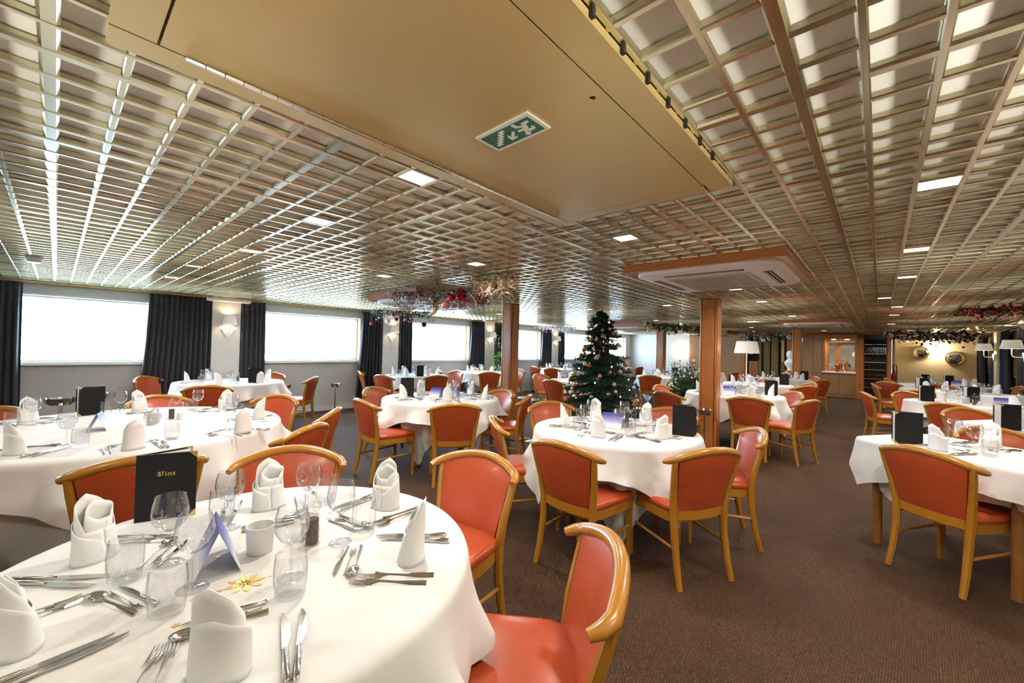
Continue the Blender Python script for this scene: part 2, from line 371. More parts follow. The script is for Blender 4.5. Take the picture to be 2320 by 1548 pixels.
for z, n, nm in ((.67, 8, 'shelf fifth from top'), (.39, 8, 'shelf second from bottom'), (1.20, 2, 'shelf third from top'), (.96, 2, 'middle shelf')):
    its = []
    for k in range(n):
        o = gb if (z == .67 and k == 0) else dup(gb)
        o.location = (-.33+.06*k, YB-.03, z); tag(o, cat='glass', group='goblets in the shelf unit'); its.append(o)
    rank(its, 'stemmed goblet on the %s of the unit, #' % nm)
e = obj('tray', MB().lathe([(0,0),(.14,0),(.15,.02),(.14,.02),(.135,.008)], 20), black); e.location = (-.17, YB-.0, 1.772); tag(e, 'black tray on top shelf of the glass unit', 'tray')

# ---------------------------------------------------------------- pillars
def pillar(x, y, w_, lab):
    e = empty('pillar', (x, y, 0)); tag(e, lab, 'pillar', 'wooden pillars')
    g = .012; h_ = ZC-.001
    obj('core', MB().box((0,0,h_/2), (w_-.02, w_-.02, h_)), dark, e, smooth=False)
    for i, a in enumerate((0, PI/2, PI, 3*PI/2)):
        obj('panel', MB().box((0, -w_/2+.008, h_/2), (w_-.06, .016, h_), rz=0) if False else MB().box((sin(a)*(w_/2-.008), -cos(a)*(w_/2-.008), h_/2), (w_-.065, .016, h_), rz=a) if False else pbox(a, w_, h_), teak, e, smooth=False)
    for sx in (-1, 1):
        for sy in (-1, 1):
            obj('corner_bead', MB().tube([(sx*(w_/2-.014), sy*(w_/2-.014), 0), (sx*(w_/2-.014), sy*(w_/2-.014), h_)], .014, 10), teak, e)
def pbox(a, w_, h_):
    m = MB(); cx, cy = sin(a)*(w_/2-.008), -cos(a)*(w_/2-.008)
    dx, dy = (w_-.065, .016) if abs(sin(a)) < .5 else (.016, w_-.065)
    return m.box((cx, cy, h_/2), (dx, dy, h_))
pillar(-1.78, 6.17, .225, 'large cherry veneer pillar right of centre behind the round table')
pillar(-4.75, 5.24, .215, 'cherry veneer pillar left of the Christmas tree')
pillar(-4.75, 11.8, .215, 'cherry veneer pillar seen just right of the Christmas tree top')
pillar(-1.76, 14.2, .225, 'distant cherry veneer pillar between white floor lamp and bar niche')

# ---------------------------------------------------------------- hatch + exit sign
e = empty('ceiling_hatch', (0, 0, ZC)); tag(e, 'large gold painted metal ceiling hatch with hinge strip and round hole', 'ceiling hatch')
hz = -.022
x0, x1, y0, y1 = -1.41, -.48, .06, 1.935
fr = MB()
for (cx, cy, dx, dy) in ((x0+.042, (y0+y1)/2, .084, y1-y0), (x1-.048, (y0+y1)/2, .096, y1-y0), ((x0+x1)/2, y0+.042, x1-x0-.18, .084), ((x0+x1)/2, y1-.04, x1-x0-.18, .08)):
    fr.box((cx, cy, hz+.011), (dx, dy, .022))
obj('frame', fr, gold_m, e, smooth=False)
panel_x0, panel_x1, panel_y0, panel_y1 = x0+.090, x1-.100, y0+.090, y1-.084
# door leaf with the round latch hole cut through it
hx, hy, hr = -.62, 1.01, .0105; N = 32
def sq(t):
    cx, cy = cos(t), sin(t); dx = (panel_x1-hx) if cx > 0 else (hx-panel_x0); dy = (panel_y1-hy) if cy > 0 else (hy-panel_y0)
    k = min(dx/max(abs(cx),1e-6), dy/max(abs(cy),1e-6)); return (hx+cx*k, hy+cy*k)
ths = sorted([2*PI*k/N+.001 for k in range(N)]+[math.atan2(b-hy, a-hx) % (2*PI) for a in (panel_x0, panel_x1) for b in (panel_y0, panel_y1)])
outl = [sq(t) for t in ths]; inl = [(hx+hr*cos(t), hy+hr*sin(t)) for t in ths]
obj('door_leaf', MB().loft([[(p[0], p[1], hz+.02) for p in outl], [(p[0], p[1], hz) for p in outl], [(p[0], p[1], hz) for p in inl], [(p[0], p[1], hz+.02) for p in inl]], cap=False), gold_m, e, smooth=False)
obj('latch_recess', MB().box((hx, hy, hz+.021), (.05, .05, .002)), dark, e, smooth=False)
hm = MB()
for k in range(38): hm.tube([(x0+.088, panel_y0+.05+.043*k, hz-.006), (x0+.088, panel_y0+.05+.043*k+.0405, hz-.006)], .0075, 8)
obj('piano_hinge', hm, silver, e)
for k in range(8): obj('dark_gap', MB().box((x1+.005, .62+.145*k, hz+.014), (.010, .013, .016)), dark, e, smooth=False)  # dark blocks put in for the black, shaded gaps along the hatch edge
zs = ZC-.028
sg = empty('exit_sign', (0,0,0)); tag(sg, 'green and white emergency exit sign with running man on the gold hatch', 'exit sign')
fl = lambda x, y, z: (x, y, z)
ou = [(-1.0411,.9445),(-.803,.9378),(-.8019,1.0546),(-1.0408,1.061)]
obj('plate', MB().prism(ou, zs, ZC-.0225), sign_white, sg, smooth=False)
obj('green_field', MB().prism([(-1.0284,.957),(-.8172,.9536),(-.8156,1.0434),(-1.0279,1.0476)], zs-.0008, zs), sign_green, sg, smooth=False)
SG = dict(arrow=[(-.9115,.9875),(-.9041,.9952),(-.9268,1.0188),(-.9105,1.0176),(-.9203,1.0275),(-.9472,1.0311),(-.9463,1.0062),(-.9376,.9954),(-.9361,1.0112)],
 torso=[(-.851,.9782),(-.8449,.9795),(-.8512,1.0007),(-.8569,1.0114),(-.8704,1.02),(-.8784,1.0155),(-.8751,1.0004),(-.8588,.9849)],
 leg=[(-.8577,.969),(-.8303,.967),(-.83,.9788),(-.8479,.9807),(-.8598,.9936),(-.86,.9839)],
 leg2=[(-.8782,.9577),(-.8773,.9735),(-.8557,.9837),(-.8623,.9915),(-.8897,.9814),(-.8904,.957)],
 arm=[(-.8933,.9953),(-.8702,.9946),(-.8727,1.0063),(-.8945,1.0055)],
 arm2=[(-.8404,1.0001),(-.8306,1.0069),(-.8366,1.0203),(-.8647,1.0247),(-.8601,1.0088),(-.8444,1.0101)],
 head=[(-.8752+.0098*cos(t), 1.029+.0098*sin(t)) for t in [2*PI*k/16 for k in range(16)]])
ar, mn, st = MB(), MB(), MB()
ar.prism(SG['arrow'], zs-.0014, zs-.0008)
for q, k in enumerate(('torso','leg','leg2','arm','arm2','head')): mn.prism(SG[k], zs-.0013-.00012*q, zs-.0008)
b0 = [(-.9537,.963),(-.9309,.9617),(-.9286,.9723),(-.9519,.9742)]
for k in range(6): st.prism([(x-.0119*k, y+.0119*k) for x, y in b0], zs-.0013-.0001*k, zs-.0008)
obj('arrow', ar, sign_white, sg, smooth=False); obj('running_man', mn, sign_white, sg, smooth=False); obj('stair_mark', st, sign_white, sg, smooth=False)

# ---------------------------------------------------------------- ceiling air conditioners
def rrect(a, b, r, n=6):
    out = []
    for cx, cy, s in ((a-r, b-r, 0), (-a+r, b-r, 1), (-a+r, -b+r, 2), (a-r, -b+r, 3)):
        out += [(cx+r*cos(s*PI/2+t*PI/2/n), cy+r*sin(s*PI/2+t*PI/2/n)) for t in range(n+1)]
    return out
def make_ac(a, b):
    e = empty('ceiling_air_conditioner')
    fr = MB(); t = .07; z0 = -.066
    for (cx, cy, dx, dy) in ((0, b-.012, 2*a, .024), (0, -b+.012, 2*a, .024), (a-.012, 0, .024, 2*b-.048), (-a+.012, 0, .024, 2*b-.048)): fr.box((cx, cy, z0/2), (dx, dy, -z0))
    for (cx, cy, dx, dy) in ((0, b-.05, 2*a-.048, .06), (0, -b+.05, 2*a-.048, .06), (a-.05, 0, .06, 2*b-.16), (-a+.05, 0, .06, 2*b-.16)): fr.box((cx, cy, z0+.008), (dx, dy, .012))
    obj('wooden_surround', fr, teak_h, e, smooth=False)
    pa, pb = a-.055, b-.055
    lp = []
    for sx, z in ((1, z0+.01), (1, z0-.012), (.985, z0-.024), (.90, z0-.034), (.80, z0-.037)): lp.append([(x*sx, y*sx, z) for x, y in rrect(pa, pb, .17)])
    obj('fascia', MB().loft(lp), plastic, e)
    gm = MB(); ga, gb_ = pa*.52, pb*.56
    gz = z0-.037
    gm.box((0, 0, gz-.0015), (2*ga, 2*gb_, .003))
    obj('grille_backing', gm, dark, e, smooth=False)
    gm = MB()
    for k in range(30): gm.box((-ga+2*ga*(k+.5)/30, 0, gz-.006), (2*ga/30*.55, 2*gb_, .006))
    for k in range(9): gm.box((0, -gb_+2*gb_*(k+.5)/9, gz-.0055), (2*ga, .006, .006))
    for (cx, cy, dx, dy) in ((0, gb_+.014, 2*ga+.056, .028), (0, -gb_-.014, 2*ga+.056, .028), (ga+.014, 0, .028, 2*gb_), (-ga-.014, 0, .028, 2*gb_)): gm.box((cx, cy, gz-.005), (dx, dy, .010))
    obj('intake_grille', gm, grille_m, e, smooth=False)
    for (cx, cy, dx, dy) in ((0, pb*.79, 1.1*pa, .055), (0, -pb*.79, 1.1*pa, .055), (pa*.79, 0, .055, 1.1*pb), (-pa*.79, 0, .055, 1.1*pb)):
        s = obj('air_outlet', MB().box((cx, cy, z0-.0375), (dx, dy, .004)), dark, e, smooth=False)
        vm = MB()
        for q in (-.014, .014): vm.box((cx+(q if dx < dy else 0), cy+(q if dx > dy else 0), z0-.041), (dx*.96 if dx > dy else .009, dy*.96 if dy > dx else .009, .005))
        obj('vane', vm, grille_m, s, smooth=False)
    return e
ac0 = make_ac(.605, .665)
ACS = [(-1.085, 3.985, 'large near ceiling air conditioner in a cherry wood surround'), (-1.03, 11.1, 'flat ceiling air conditioner above the distant pillar, right of the floor lamp'), (-5.02, 3.72, 'ceiling air conditioner behind the silver garland, left of centre'), (-5.2, 10.9, 'ceiling air conditioner just right of the tree top'), (-4.3, 15.2, 'farthest ceiling air conditioner, left of the big pillar')]
for i, (x, y, lb) in enumerate(ACS):
    o = ac0 if i == 0 else dup(ac0)
    o.location = (x, y, ZC); o.scale = (1, 1, 1 if i < 2 else 1.5); tag(o, lb, 'air conditioner', 'ceiling air conditioners')

# ---------------------------------------------------------------- downlights
DL = [(-1.54,1.05),(-2.60,1.02),(-3.89,1.0),(-5.13,.98),(-6.3,.94),(-1.25,2.47),(-2.69,2.49),(-4.04,2.36),(-1.22,5.3),(.19,3.9),(.18,5.3),(-.03,7.0),(-1.21,6.75),(-1.24,9.55),(-2.61,6.6),(.2,8.3),(.2,9.9),(.2,12.6),(-2.7,9.6),(-4.05,6.6),(-4.05,9.6),(-5.5,6.6),(1.6,6.8),(1.6,10.0),(-2.7,13.2),(-6.9,2.4),(.19,2.47),(.19,1.05),(1.6,3.9),(1.6,1.05),(-1.25,-1.2),(-3.9,-1.2),(-6.3,6.6),(-1.2,15.5),(.6,15.8),(-3.2,15.6)]
dl = None; its = []
for (x, y) in DL:
    cx, cy = cellc(x, y)
    if dl is None:
        dl = empty('downlight'); obj('diffuser', MB().box((0,0,0), (.118,.118,.006)), diff_m, dl, smooth=False)
        obj('rim', MB().box((0,0,.004), (.124,.124,.004)), white_m, dl, smooth=False); o = dl
    else: o = dup(dl)
    o.location = (cx, cy, ZC+.014); tag(o, cat='ceiling light', group='recessed ceiling downlights'); its.append(o)
    light('downlight_beam', 'AREA', (cx, cy, ZC-.004), 12, (1,.92,.81), .11, spread=rad(165))
rank([o for o in its if o.location.y > 0], 'square recessed downlight glowing in a ceiling grid cell, #')
for o in its:
    if not o.get('label'): o['label'] = 'square recessed downlight in the ceiling behind the camera'

# ---------------------------------------------------------------- curtains
def curtain(x, y0, y1, lab, spread=0, seed=0, z0=.04, z1=ZC-.03, side=1):
    r = random.Random(seed); n = 90; rows = []; ph = [r.uniform(0, 6) for _ in range(3)]; pl = max(5, int((y1-y0)/.062))
    for j in range(15):
        t = j/14; z = z1+(z0-z1)*t; row = []
        am = .012+.026*min(1, t*4)
        for i in range(n+1):
            u = i/n; yy = y0+(y1-y0)*u+spread*(t**1.4)*(u-(1 if spread < 0 else 0))*(-1 if spread < 0 else 1)
            xx = x+side*(.095+am*sin(2*PI*pl*u+ph[0]+.5*sin(3*u+ph[1]+t))+.008*sin(23*u+ph[2]+2*t))
            row.append((xx, yy, z))
        rows.append(row)
    m = MB().grid(rows)
    o = obj('curtain', m, curtain_m, ang=80)
    sl = o.modifiers.new('Solidify', 'SOLIDIFY'); sl.thickness = .003
    tag(o, lab, 'curtain', 'charcoal window curtains'); return o
cs = []
for i, p in enumerate(piers):
    a, b = p-.21, p+.21
    if i > 0: cs.append(curtain(XL, a-.80 if i == 1 else a-.50, a-.01, '', -.12, i))
    cs.append(curtain(XL, b+.01, b+(.72 if i == 0 else .38), '', .02, 20+i))
rank(cs, 'charcoal pleated curtain beside a bright left-hand window, #', key=lambda o: proj(XL, sum(v.co.y for v in o.data.vertices)/len(o.data.vertices), 1)[0])
cs = [curtain(XR-.02, p+1.45, p+2.4, '', 0, 40+i, side=-1) for i, p in enumerate(rp[1:])]+[curtain(XR-.02, p+.23, p+.5, '', 0, 50+i, side=-1) for i, p in enumerate(rp[1:])]
rank(cs, 'dark curtain on the right wall by the sconces, #', key=lambda o: proj(XR, sum(v.co.y for v in o.data.vertices)/len(o.data.vertices), 1)[0])

# ---------------------------------------------------------------- wall sconces
def make_sconce():
    e = empty('wall_sconce')
    fx = lambda x, y, z: (z, x, y)
    obj('back_plate', MB().prism([(-.10,.06),(-.06,.075),(0,.05),(.06,.075),(.10,.06),(.012,-.085),(-.012,-.085)], 0, .02, fx), white_m, e, smooth=False)
    obj('arm', MB().tube([(.015,0,0),(.07,0,-.01),(.11,0,.0),(.12,0,.04),(.12,0,.16)], .007), white_m, e)
    s = obj('lamp_shade', MB().lathe([(.105,0),(.078,.15),(.075,.15),(.102,0)], 28, (.12,0,.14)), shade_m, e)
    obj('bulb', MB().ball((.12,0,.20), .025, 10), glow_m, s)
    return e
s0 = make_sconce(); its = []
for i, p in enumerate(piers):
    o = s0 if i == 0 else dup(s0); o.location = (XL+.10, p+.02, 1.52); tag(o, cat='wall lamp', group='wall sconces on the window piers'); its.append(o)
    light('sconce_glow', 'POINT', (XL+.22, p+.02, 1.76), 2.6, (1,.76,.48), .03)
rank(its, 'white shaded wall sconce on a window pier, #')
its = []
for i, p in enumerate(rp):
    o = dup(s0, (XR-.10, p, 1.44), PI); o.scale = (1.7, 1.7, 1.25); tag(o, cat='wall lamp', group='wall sconces on the right wall'); its.append(o)
    light('sconce_glow', 'POINT', (XR-.30, p, 1.76), 3.0, (1,.75,.45), .03)
rank(its, 'white shaded swing-arm sconce on the right-hand wall, #')
# far wall: convex mirrors and glowing sconce between them, sunburst lamp on the left
for x, z, lb, r_ in ((1.04,1.55,'round convex mirror with wire sunburst rim, upper left of the glowing lamp', .19), (1.85,1.38,'round convex mirror with brass rim, lower right of the glowing lamp', .215)):
    e = empty('convex_mirror', (x, YC, z)); tag(e, lb, 'mirror')
    fy = [(r_*sin(a), -.02-r_*.45*cos(a)) for a in [PI/2*k/8 for k in range(9)]]
    m = MB().loft([[(max(q[0],.001)*cos(t), q[1], max(q[0],.001)*sin(t)) for t in [2*PI*k/32 for k in range(32)]] for q in fy]); obj('dome', m, mirrorglass, e)
    m = MB(); m.tube([((r_+.008)*cos(t), -.02, (r_+.008)*sin(t)) for t in [2*PI*k/32 for k in range(33)]], .013, 8); obj('rim', m, brass, e)
    if x < 1.2:
        m = MB()
        for k in range(60): a = 2*PI*k/60; m.tube([((r_+.01)*cos(a), -.015, (r_+.01)*sin(a)), ((r_+.09)*cos(a), -.015, (r_+.09)*sin(a))], .0025, 4)
        obj('sunburst', m, brass, e)
def wall_glow(x, z, lb, pw, YB=YB):
    e = empty('wall_lamp', (x, YB, z)); tag(e, lb, 'wall lamp')
    obj('back_plate', MB().box((0,-.01,0), (.10,.02,.10)), brass, e)
    obj('bulb', MB().ball((0,-.06,0), .045, 14), glow_m, e)
    m = MB()
    for k in range(24): a = 2*PI*k/24; m.tube([(.05*cos(a),-.05,.05*sin(a)), (.17*cos(a),-.03,.17*sin(a))], .003, 4)
    obj('starburst_rays', m, brass, e)
    light('lamp_glow', 'POINT', (x, YB-.14, z), pw, (1,.78,.5), .05)
wall_glow(1.40, 1.64, 'brightly glowing wall lamp between the two convex mirrors', 45, YC)
wall_glow(-6.15, 1.46, 'starburst wall lamp on the pale far wall, left side', 14)
# fire extinguisher
e = empty('fire_extinguisher', (.33, YB-.12, 0)); tag(e, 'dark red fire extinguisher hanging beside the shelf unit', 'fire extinguisher')
obj('cylinder', MB().lathe([(0,.55),(.07,.55),(.075,.57),(.075,.82),(.05,.88),(.02,.90),(.02,.94),(0,.94)], 20), ext_red, e)
obj('hose', MB().tube([(0,-.01,.92),(-.03,-.02,1.05),(0,-.02,1.16),(.05,-.02,1.12),(.06,-.02,.95),(.05,-.02,.80)], .012, 8), black, e)
obj('wall_bracket', MB().box((0,.09,.75), (.05,.14,.04)), black, e)
# ceiling fittings by the left wall
e = empty('projection_screen_case', (XL+.22, 1.95, ZC-.05)); tag(e, 'rolled-up white projection screen case under the ceiling above the first sconce', 'projection screen')
obj('tube', MB().tube([(0,-.30,0),(0,.30,0)], .034, 16), plastic, e)
for s in (-1,1): obj('end_cap', MB().tube([(0,s*.30,0),(0,s*.325,0)], .038, 16), silver, e)
o = obj('smoke_detector', MB().lathe([(0,-.045),(.045,-.045),(.06,-.02),(.062,0),(0,0)], 20), plastic); o.location = (-5.95, -.16, ZC); tag(o, 'round smoke detector on the ceiling above the first window', 'smoke detector')

# ---------------------------------------------------------------- chairs
def make_chair():
    e = empty('dining_chair')
    def outline(s=1, z=0):
        pts = [(-.205,-.19),(-.10,-.215),(0,-.222),(.10,-.215),(.205,-.19),(.218,-.05),(.228,.10),(.228,.185),(.205,.222),(.10,.238),(0,.242),(-.10,.238),(-.205,.222),(-.228,.185),(-.228,.10),(-.218,-.05)]
        return [(x*s, y*s, z) for x, y in pts]
    def smoothloop(lp, k=2):
        for _ in range(k):
            q = []; n = len(lp)
            for i in range(n):
                a, b = Vector(lp[i]), Vector(lp[(i+1) % n]); q += [tuple(a*.75+b*.25), tuple(a*.25+b*.75)]
            lp = q
        return lp
    L = [smoothloop(outline(s, z)) for s, z in ((.97,.418),(1.0,.424),(1.01,.437),(1.0,.450),(.965,.461),(.88,.469),(.65,.476),(.3,.479))]
    obj('seat', MB().loft(L), vinyl, e, ang=60)
    L = [smoothloop(outline(s, z)) for s, z in ((.94,.362),(.975,.362),(.975,.42))]
    obj('seat_frame', MB().loft(L), beech, e)
    for s in (-1, 1):
        obj('leg', MB().tube([(s*.198,.195,0),(s*.200,.200,.2),(s*.202,.203,.42)], [.0145,.018,.0205], 4, PI/4), beech, e)
        obj('leg', MB().tube([(s*.192,-.262,0),(s*.188,-.232,.12),(s*.186,-.205,.28),(s*.190,-.198,.42),(s*.206,-.214,.55),(s*.224,-.240,.66),(s*.236,-.262,.752)], [.0175,.020,.022,.0235,.021,.019,.0175], 8), beech, e)
        obj('stretcher', MB().tube([(s*.19,-.215,.215),(s*.199,.195,.235)], .0095, 8), beech, e)
    ry = lambda u: -.318+.062*u*u; rz_ = lambda u: .803-.052*u*u
    pts = []
    for k in range(-12, 13):
        u = k/12
        pts.append((.236*u, ry(u), rz_(u)))
    pts = [(-.262,-.195,.728),(-.256,-.228,.739)]+pts+[(.256,-.228,.739),(.262,-.195,.728)]
    n = len(pts); rs = [.0145,.0205]+[.0225]*(n-4)+[.0205,.0145]
    obj('top_rail', MB().tube(pts, rs, 12), beech, e, ang=60)
    def pt(u, v, off):
        w_ = .166+.052*v; zt = rz_(u*.9)-.016; z = .432+.0*u+(zt-.432)*v
        yb = -.192-.022*(1-u*u); yt = ry(u*.9)+.002
        y = yb+(yt-yb)*(v**1.15)
        bulge = .010*(1-abs(u)**4)*(1-abs(2*v-1)**4)
        return (u*w_, y+off*(.013+bulge), z)
    nu, nv = 14, 10; front = [[pt(-1+2*i/nu, j/nv, 1) for i in range(nu+1)] for j in range(nv+1)]
    back = [[pt(-1+2*i/nu, j/nv, -1) for i in range(nu, -1, -1)] for j in range(nv+1)]
    m = MB().grid([f+b for f, b in zip(front, back)], closed=True)
    obj('backrest', m, vinyl, e, ang=50)
    m = MB().grid([[pt(-1+2*i/nu, 0, -1.1) for i in range(nu+1)], [tuple(Vector(pt(-1+2*i/nu, 0, -1.1))+Vector((0,.0,-.055))) for i in range(nu+1)], [tuple(Vector(pt(-1+2*i/nu, 0, -1.1))+Vector((0,.02,-.055))) for i in range(nu+1)], [tuple(Vector(pt(-1+2*i/nu, 0, -1.1))+Vector((0,.02,0))) for i in range(nu+1)]], closed=False)
    obj('back_rail', m, beech, e, ang=30)
    return e
chair0 = make_chair(); used = []
TP = dict(F='the nearest round table', B='the big round table at left', M='the round table before the Christmas tree', T='the round table left of centre', W='the round table before the first sconce', N='the white table by the second window pier', Q='the table behind the left pillar', V='the small table just left of the tree', U='the far left table beyond the left pillar', Y='the table right of the tree', S='the table beside the big pillar', S2='the second table behind the big pillar', P='the table at the distant pillar', R1='the nearest right-hand table', R2='the second right-hand table', R3='the third right-hand table', R4='the fourth right-hand table', R5='the farthest right-hand table', X1='the far table between tree and windows', X2='the far table left of the floor lamp')
CH = dict(
 F=[(-.80,.89,130),(-1.51,1.22,189),(-2.06,.69,236)],
 B=[(-2.90,.30,87),(-3.13,1.02,123),(-3.68,1.40,140),(-5.03,.76,285),(-4.55,1.34,213),(-4.85,-.43,247),(-3.05,-.56,48)],
 M=[(-1.42,2.34,356),(-.98,2.72,61),(-.93,3.36,118),(-2.33,3.36,243),(-2.09,2.57,318),(-1.52,3.80,183)],
 T=[(-3.90,2.38,356),(-3.32,2.79,56),(-3.78,3.74,172),(-3.36,3.62,120),(-4.69,2.92,295)],
 W=[(-7.16,2.66,139),(-6.50,1.36,72),(-8.02,1.12,318),(-8.05,2.45,225)],
 N=[(-8.0,4.55,330),(-6.95,4.35,10),(-6.62,4.97,80),(-7.3,5.95,180)],
 Q=[(-6.89,6.83,56),(-7.9,6.55,325),(-7.2,8.0,180)],
 V=[(-4.40,6.33,352),(-5.28,7.10,270),(-4.6,7.9,180)],
 U=[(-7.9,10.2,345),(-8.05,10.9,270),(-7.2,9.95,15),(-7.0,11.3,120)],
 Y=[(-4.11,9.52,27),(-3.66,10.9,130),(-3.5,10.0,75)],
 S=[(-2.45,6.72,262),(-2.12,5.98,338),(-1.28,6.26,5),(-1.18,7.32,128),(-.90,6.42,66)],
 S2=[(-1.20,9.32,49),(-1.27,10.18,120),(-2.6,9.6,262),(-1.9,10.45,175)],
 P=[(-1.20,11.84,54),(-1.46,13.3,165),(-2.5,12.4,262)],
 R1=[(.36,3.82,324),(.80,4.86,208)],
 R2=[(.87,6.62,215),(1.75,6.55,140)],
 R3=[(.78,7.70,330),(.10,8.62,285),(.50,9.15,225),(1.85,8.3,95)],
 R4=[(.20,11.45,275),(1.95,11.1,95),(1.0,12.35,190),(.6,10.2,340)],
 R5=[(.28,12.95,325),(.42,14.8,290),(1.95,13.8,95)],
 X1=[(-7.3,13.0,10),(-6.6,13.9,85),(-8.0,13.9,275)],
 X2=[(-4.6,13.3,330),(-3.5,13.7,70),(-4.2,14.7,180)])
for k, lst in CH.items():
    its = []
    for (x, y, a) in lst:
        o = chair0 if not used else dup(chair0)
        used.append(o); o.location = (x, y, 0); o.rotation_euler = (0,0,rad(a)); tag(o, cat='chair', group='coral vinyl chairs at '+TP[k]); its.append(o)
    rank(its, 'coral vinyl chair at %s, #' % TP[k])
o = dup(chair0, (-8.02, 7.15, 0), rad(165)); tag(o, 'coral chair alone against the wall under the third window', 'chair')

# ---------------------------------------------------------------- tables, cloths, tableware
ZT_ = .75
def shape_fn(kind, a, b=None, rot=0, ex=2):
    def f(t):
        u = t-rot; c, s = abs(cos(u)), abs(sin(u))
        if kind == 'round': return a
        return 1/(((c/a)**ex+(s/b)**ex)**(1/ex))
    return f
def drape(name, rf, over, ztop, seed, nf=11, amp=1, flare=.10, crot=0, minz=.02):
    # cloth lying on the table top and hanging over its edge; over = (half width, half depth) of the cloth
    r = random.Random(seed); n = 176; ph = [r.uniform(0, 6.28) for _ in range(4)]; rows = []
    ths = [2*PI*k/n for k in range(n)]
    R0 = [rf(t) for t in ths]
    for q in (.02, .5, .85, .96): rows.append([(R0[i]*q*cos(t), R0[i]*q*sin(t), ztop) for i, t in enumerate(ths)])
    rows.append([(R0[i]*cos(t), R0[i]*sin(t), ztop-.0005) for i, t in enumerate(ths)])
    L = []
    for i, t in enumerate(ths):
        c, s = abs(cos(t-crot)), abs(sin(t-crot)); l = min(over[0]/max(c,1e-4), over[1]/max(s,1e-4))-R0[i]
        L.append(max(.10, min(l*.97, ztop-minz)))
    for j in range(1, 15):
        d = (j/14)**1.25; row = []
        for i, t in enumerate(ths):
            s = L[i]*d; fold = sin(nf*t+ph[0]+1.1*sin(2*t+ph[1]))*.62+sin((nf*1.9//1)*t+ph[2])*.26+.3*sin(3*t+ph[3])+.22*sin(17*t+ph[1]+9*s)*min(1,s*6)
            g = min(1, s/.22); e = .008*min(1, s/.012)+flare*s*.75+amp*.066*g*g*fold*min(1.4, .5+L[i])
            rr_ = R0[i]+(max(e, .004+.01*g) if flare >= 0 else e)+(.022*g if name[0] == 'o' else 0)
            row.append((rr_*cos(t), rr_*sin(t), ztop-.002-s*(.985-.05*g)))
        rows.append(row)
    m = MB().grid(rows, closed=True); m.add([rows[0][i] for i in range(n)], [tuple(range(n))])
    o = obj(name, m, cloth_m, ang=70)
    return o
def table(k, x, y, rf, legs, r, overs, seed, legw=.03, crot=0, kk=1):
    e = empty('dining_table', (x, y, 0)); tag(e, 'wooden dining table under white cloths: '+TP[k], 'table', 'cloth-covered dining tables')
    n = 48; lp = [[((rf(t)-.008)*cos(t), (rf(t)-.008)*sin(t), z) for t in [2*PI*i/n for i in range(n)]] for z in (.715, .744)]
    obj('tabletop', MB().loft(lp), table_wood, e)
    for lx, ly in legs: obj('leg', MB().tube([(lx, ly, 0), (lx, ly, .715)], [legw*.95, legw], 16), table_wood, e)
    c = drape('tablecloth', rf, overs[0], .7475, seed, crot=crot[0], nf=13, amp=.5*kk, flare=-.36); c.location = (x, y, 0)
    tag(c, 'long white under-cloth on '+TP[k], 'tablecloth', 'white tablecloths')
    c = drape('overlay_cloth', lambda t: rf(t)+.006, overs[1], ZT_, seed+50, crot=crot[1], nf=10, amp=1.9*kk, flare=.09*kk); c.location = (x, y, 0)
    tag(c, 'white square top cloth on '+TP[k], 'tablecloth', 'white top cloths')
def sqlegs(a, rot=.6): return [(a*cos(rot+i*PI/2), a*sin(rot+i*PI/2)) for i in range(4)]
ROUND = dict(F=(-1.34,.40,.60,1.05,.84,.5,.95), B=(-3.98,.32,.97,1.36,1.20,.3,.9), M=(-1.55,2.96,.62,1.02,.84,1.35,.35), T=(-3.96,3.15,.68,1.04,.88,1.2,.5), W=(-7.45,1.82,.70,1.05,.92,.4,.2),
 N=(-7.30,5.10,.62,1.0,.85,.2,.7), Q=(-7.35,7.25,.66,1.05,.90,.6,.1), V=(-4.55,7.12,.56,1.0,.80,.9,.3), U=(-7.55,10.75,.62,1.0,.85,.3,.6), Y=(-4.05,10.2,.62,1.0,.88,.3,.75), S=(-1.68,7.02,.66,1.02,.92,.35,.55),
 S2=(-1.9,9.75,.62,1.0,.85,.2,.7), P=(-1.85,12.5,.62,1.0,.85,.6,.3), X1=(-7.3,13.8,.65,1.0,.85,.2,.5), X2=(-4.25,13.95,.62,1.0,.85,.5,.5))
for i, (k, (x, y, r, s1, s2, c1, c2)) in enumerate(ROUND.items()):
    table(k, x, y, shape_fn('round', r), sqlegs(r*.55, .3+i), r, ((s1, s1), (s2, s2)), 100+i, crot=(c1, c2))
RECT = dict(R1=(.74,4.02,.82,.42), R2=(1.38,5.92,.74,.43), R3=(1.10,8.45,.76,.44), R4=(1.12,11.35,.76,.44), R5=(1.15,13.75,.76,.44))
for i, (k, (x, y, a, b)) in enumerate(RECT.items()):
    ro = rad(-33) if i < 4 else rad(-20)
    def L_(u, v, ro=ro): return (u*cos(ro)-v*sin(ro), u*sin(ro)+v*cos(ro))
    legs = [L_(u, v) for u in (-a+.15, .05, a-.09) for v in (-b+.08, b-.08)]
    table(k, x, y, shape_fn('rect', a, b, ro, 9), legs, a, ((a+.25, b+.25), (a+.19, b+.19)), 200+i, crot=(ro, ro), kk=.55)

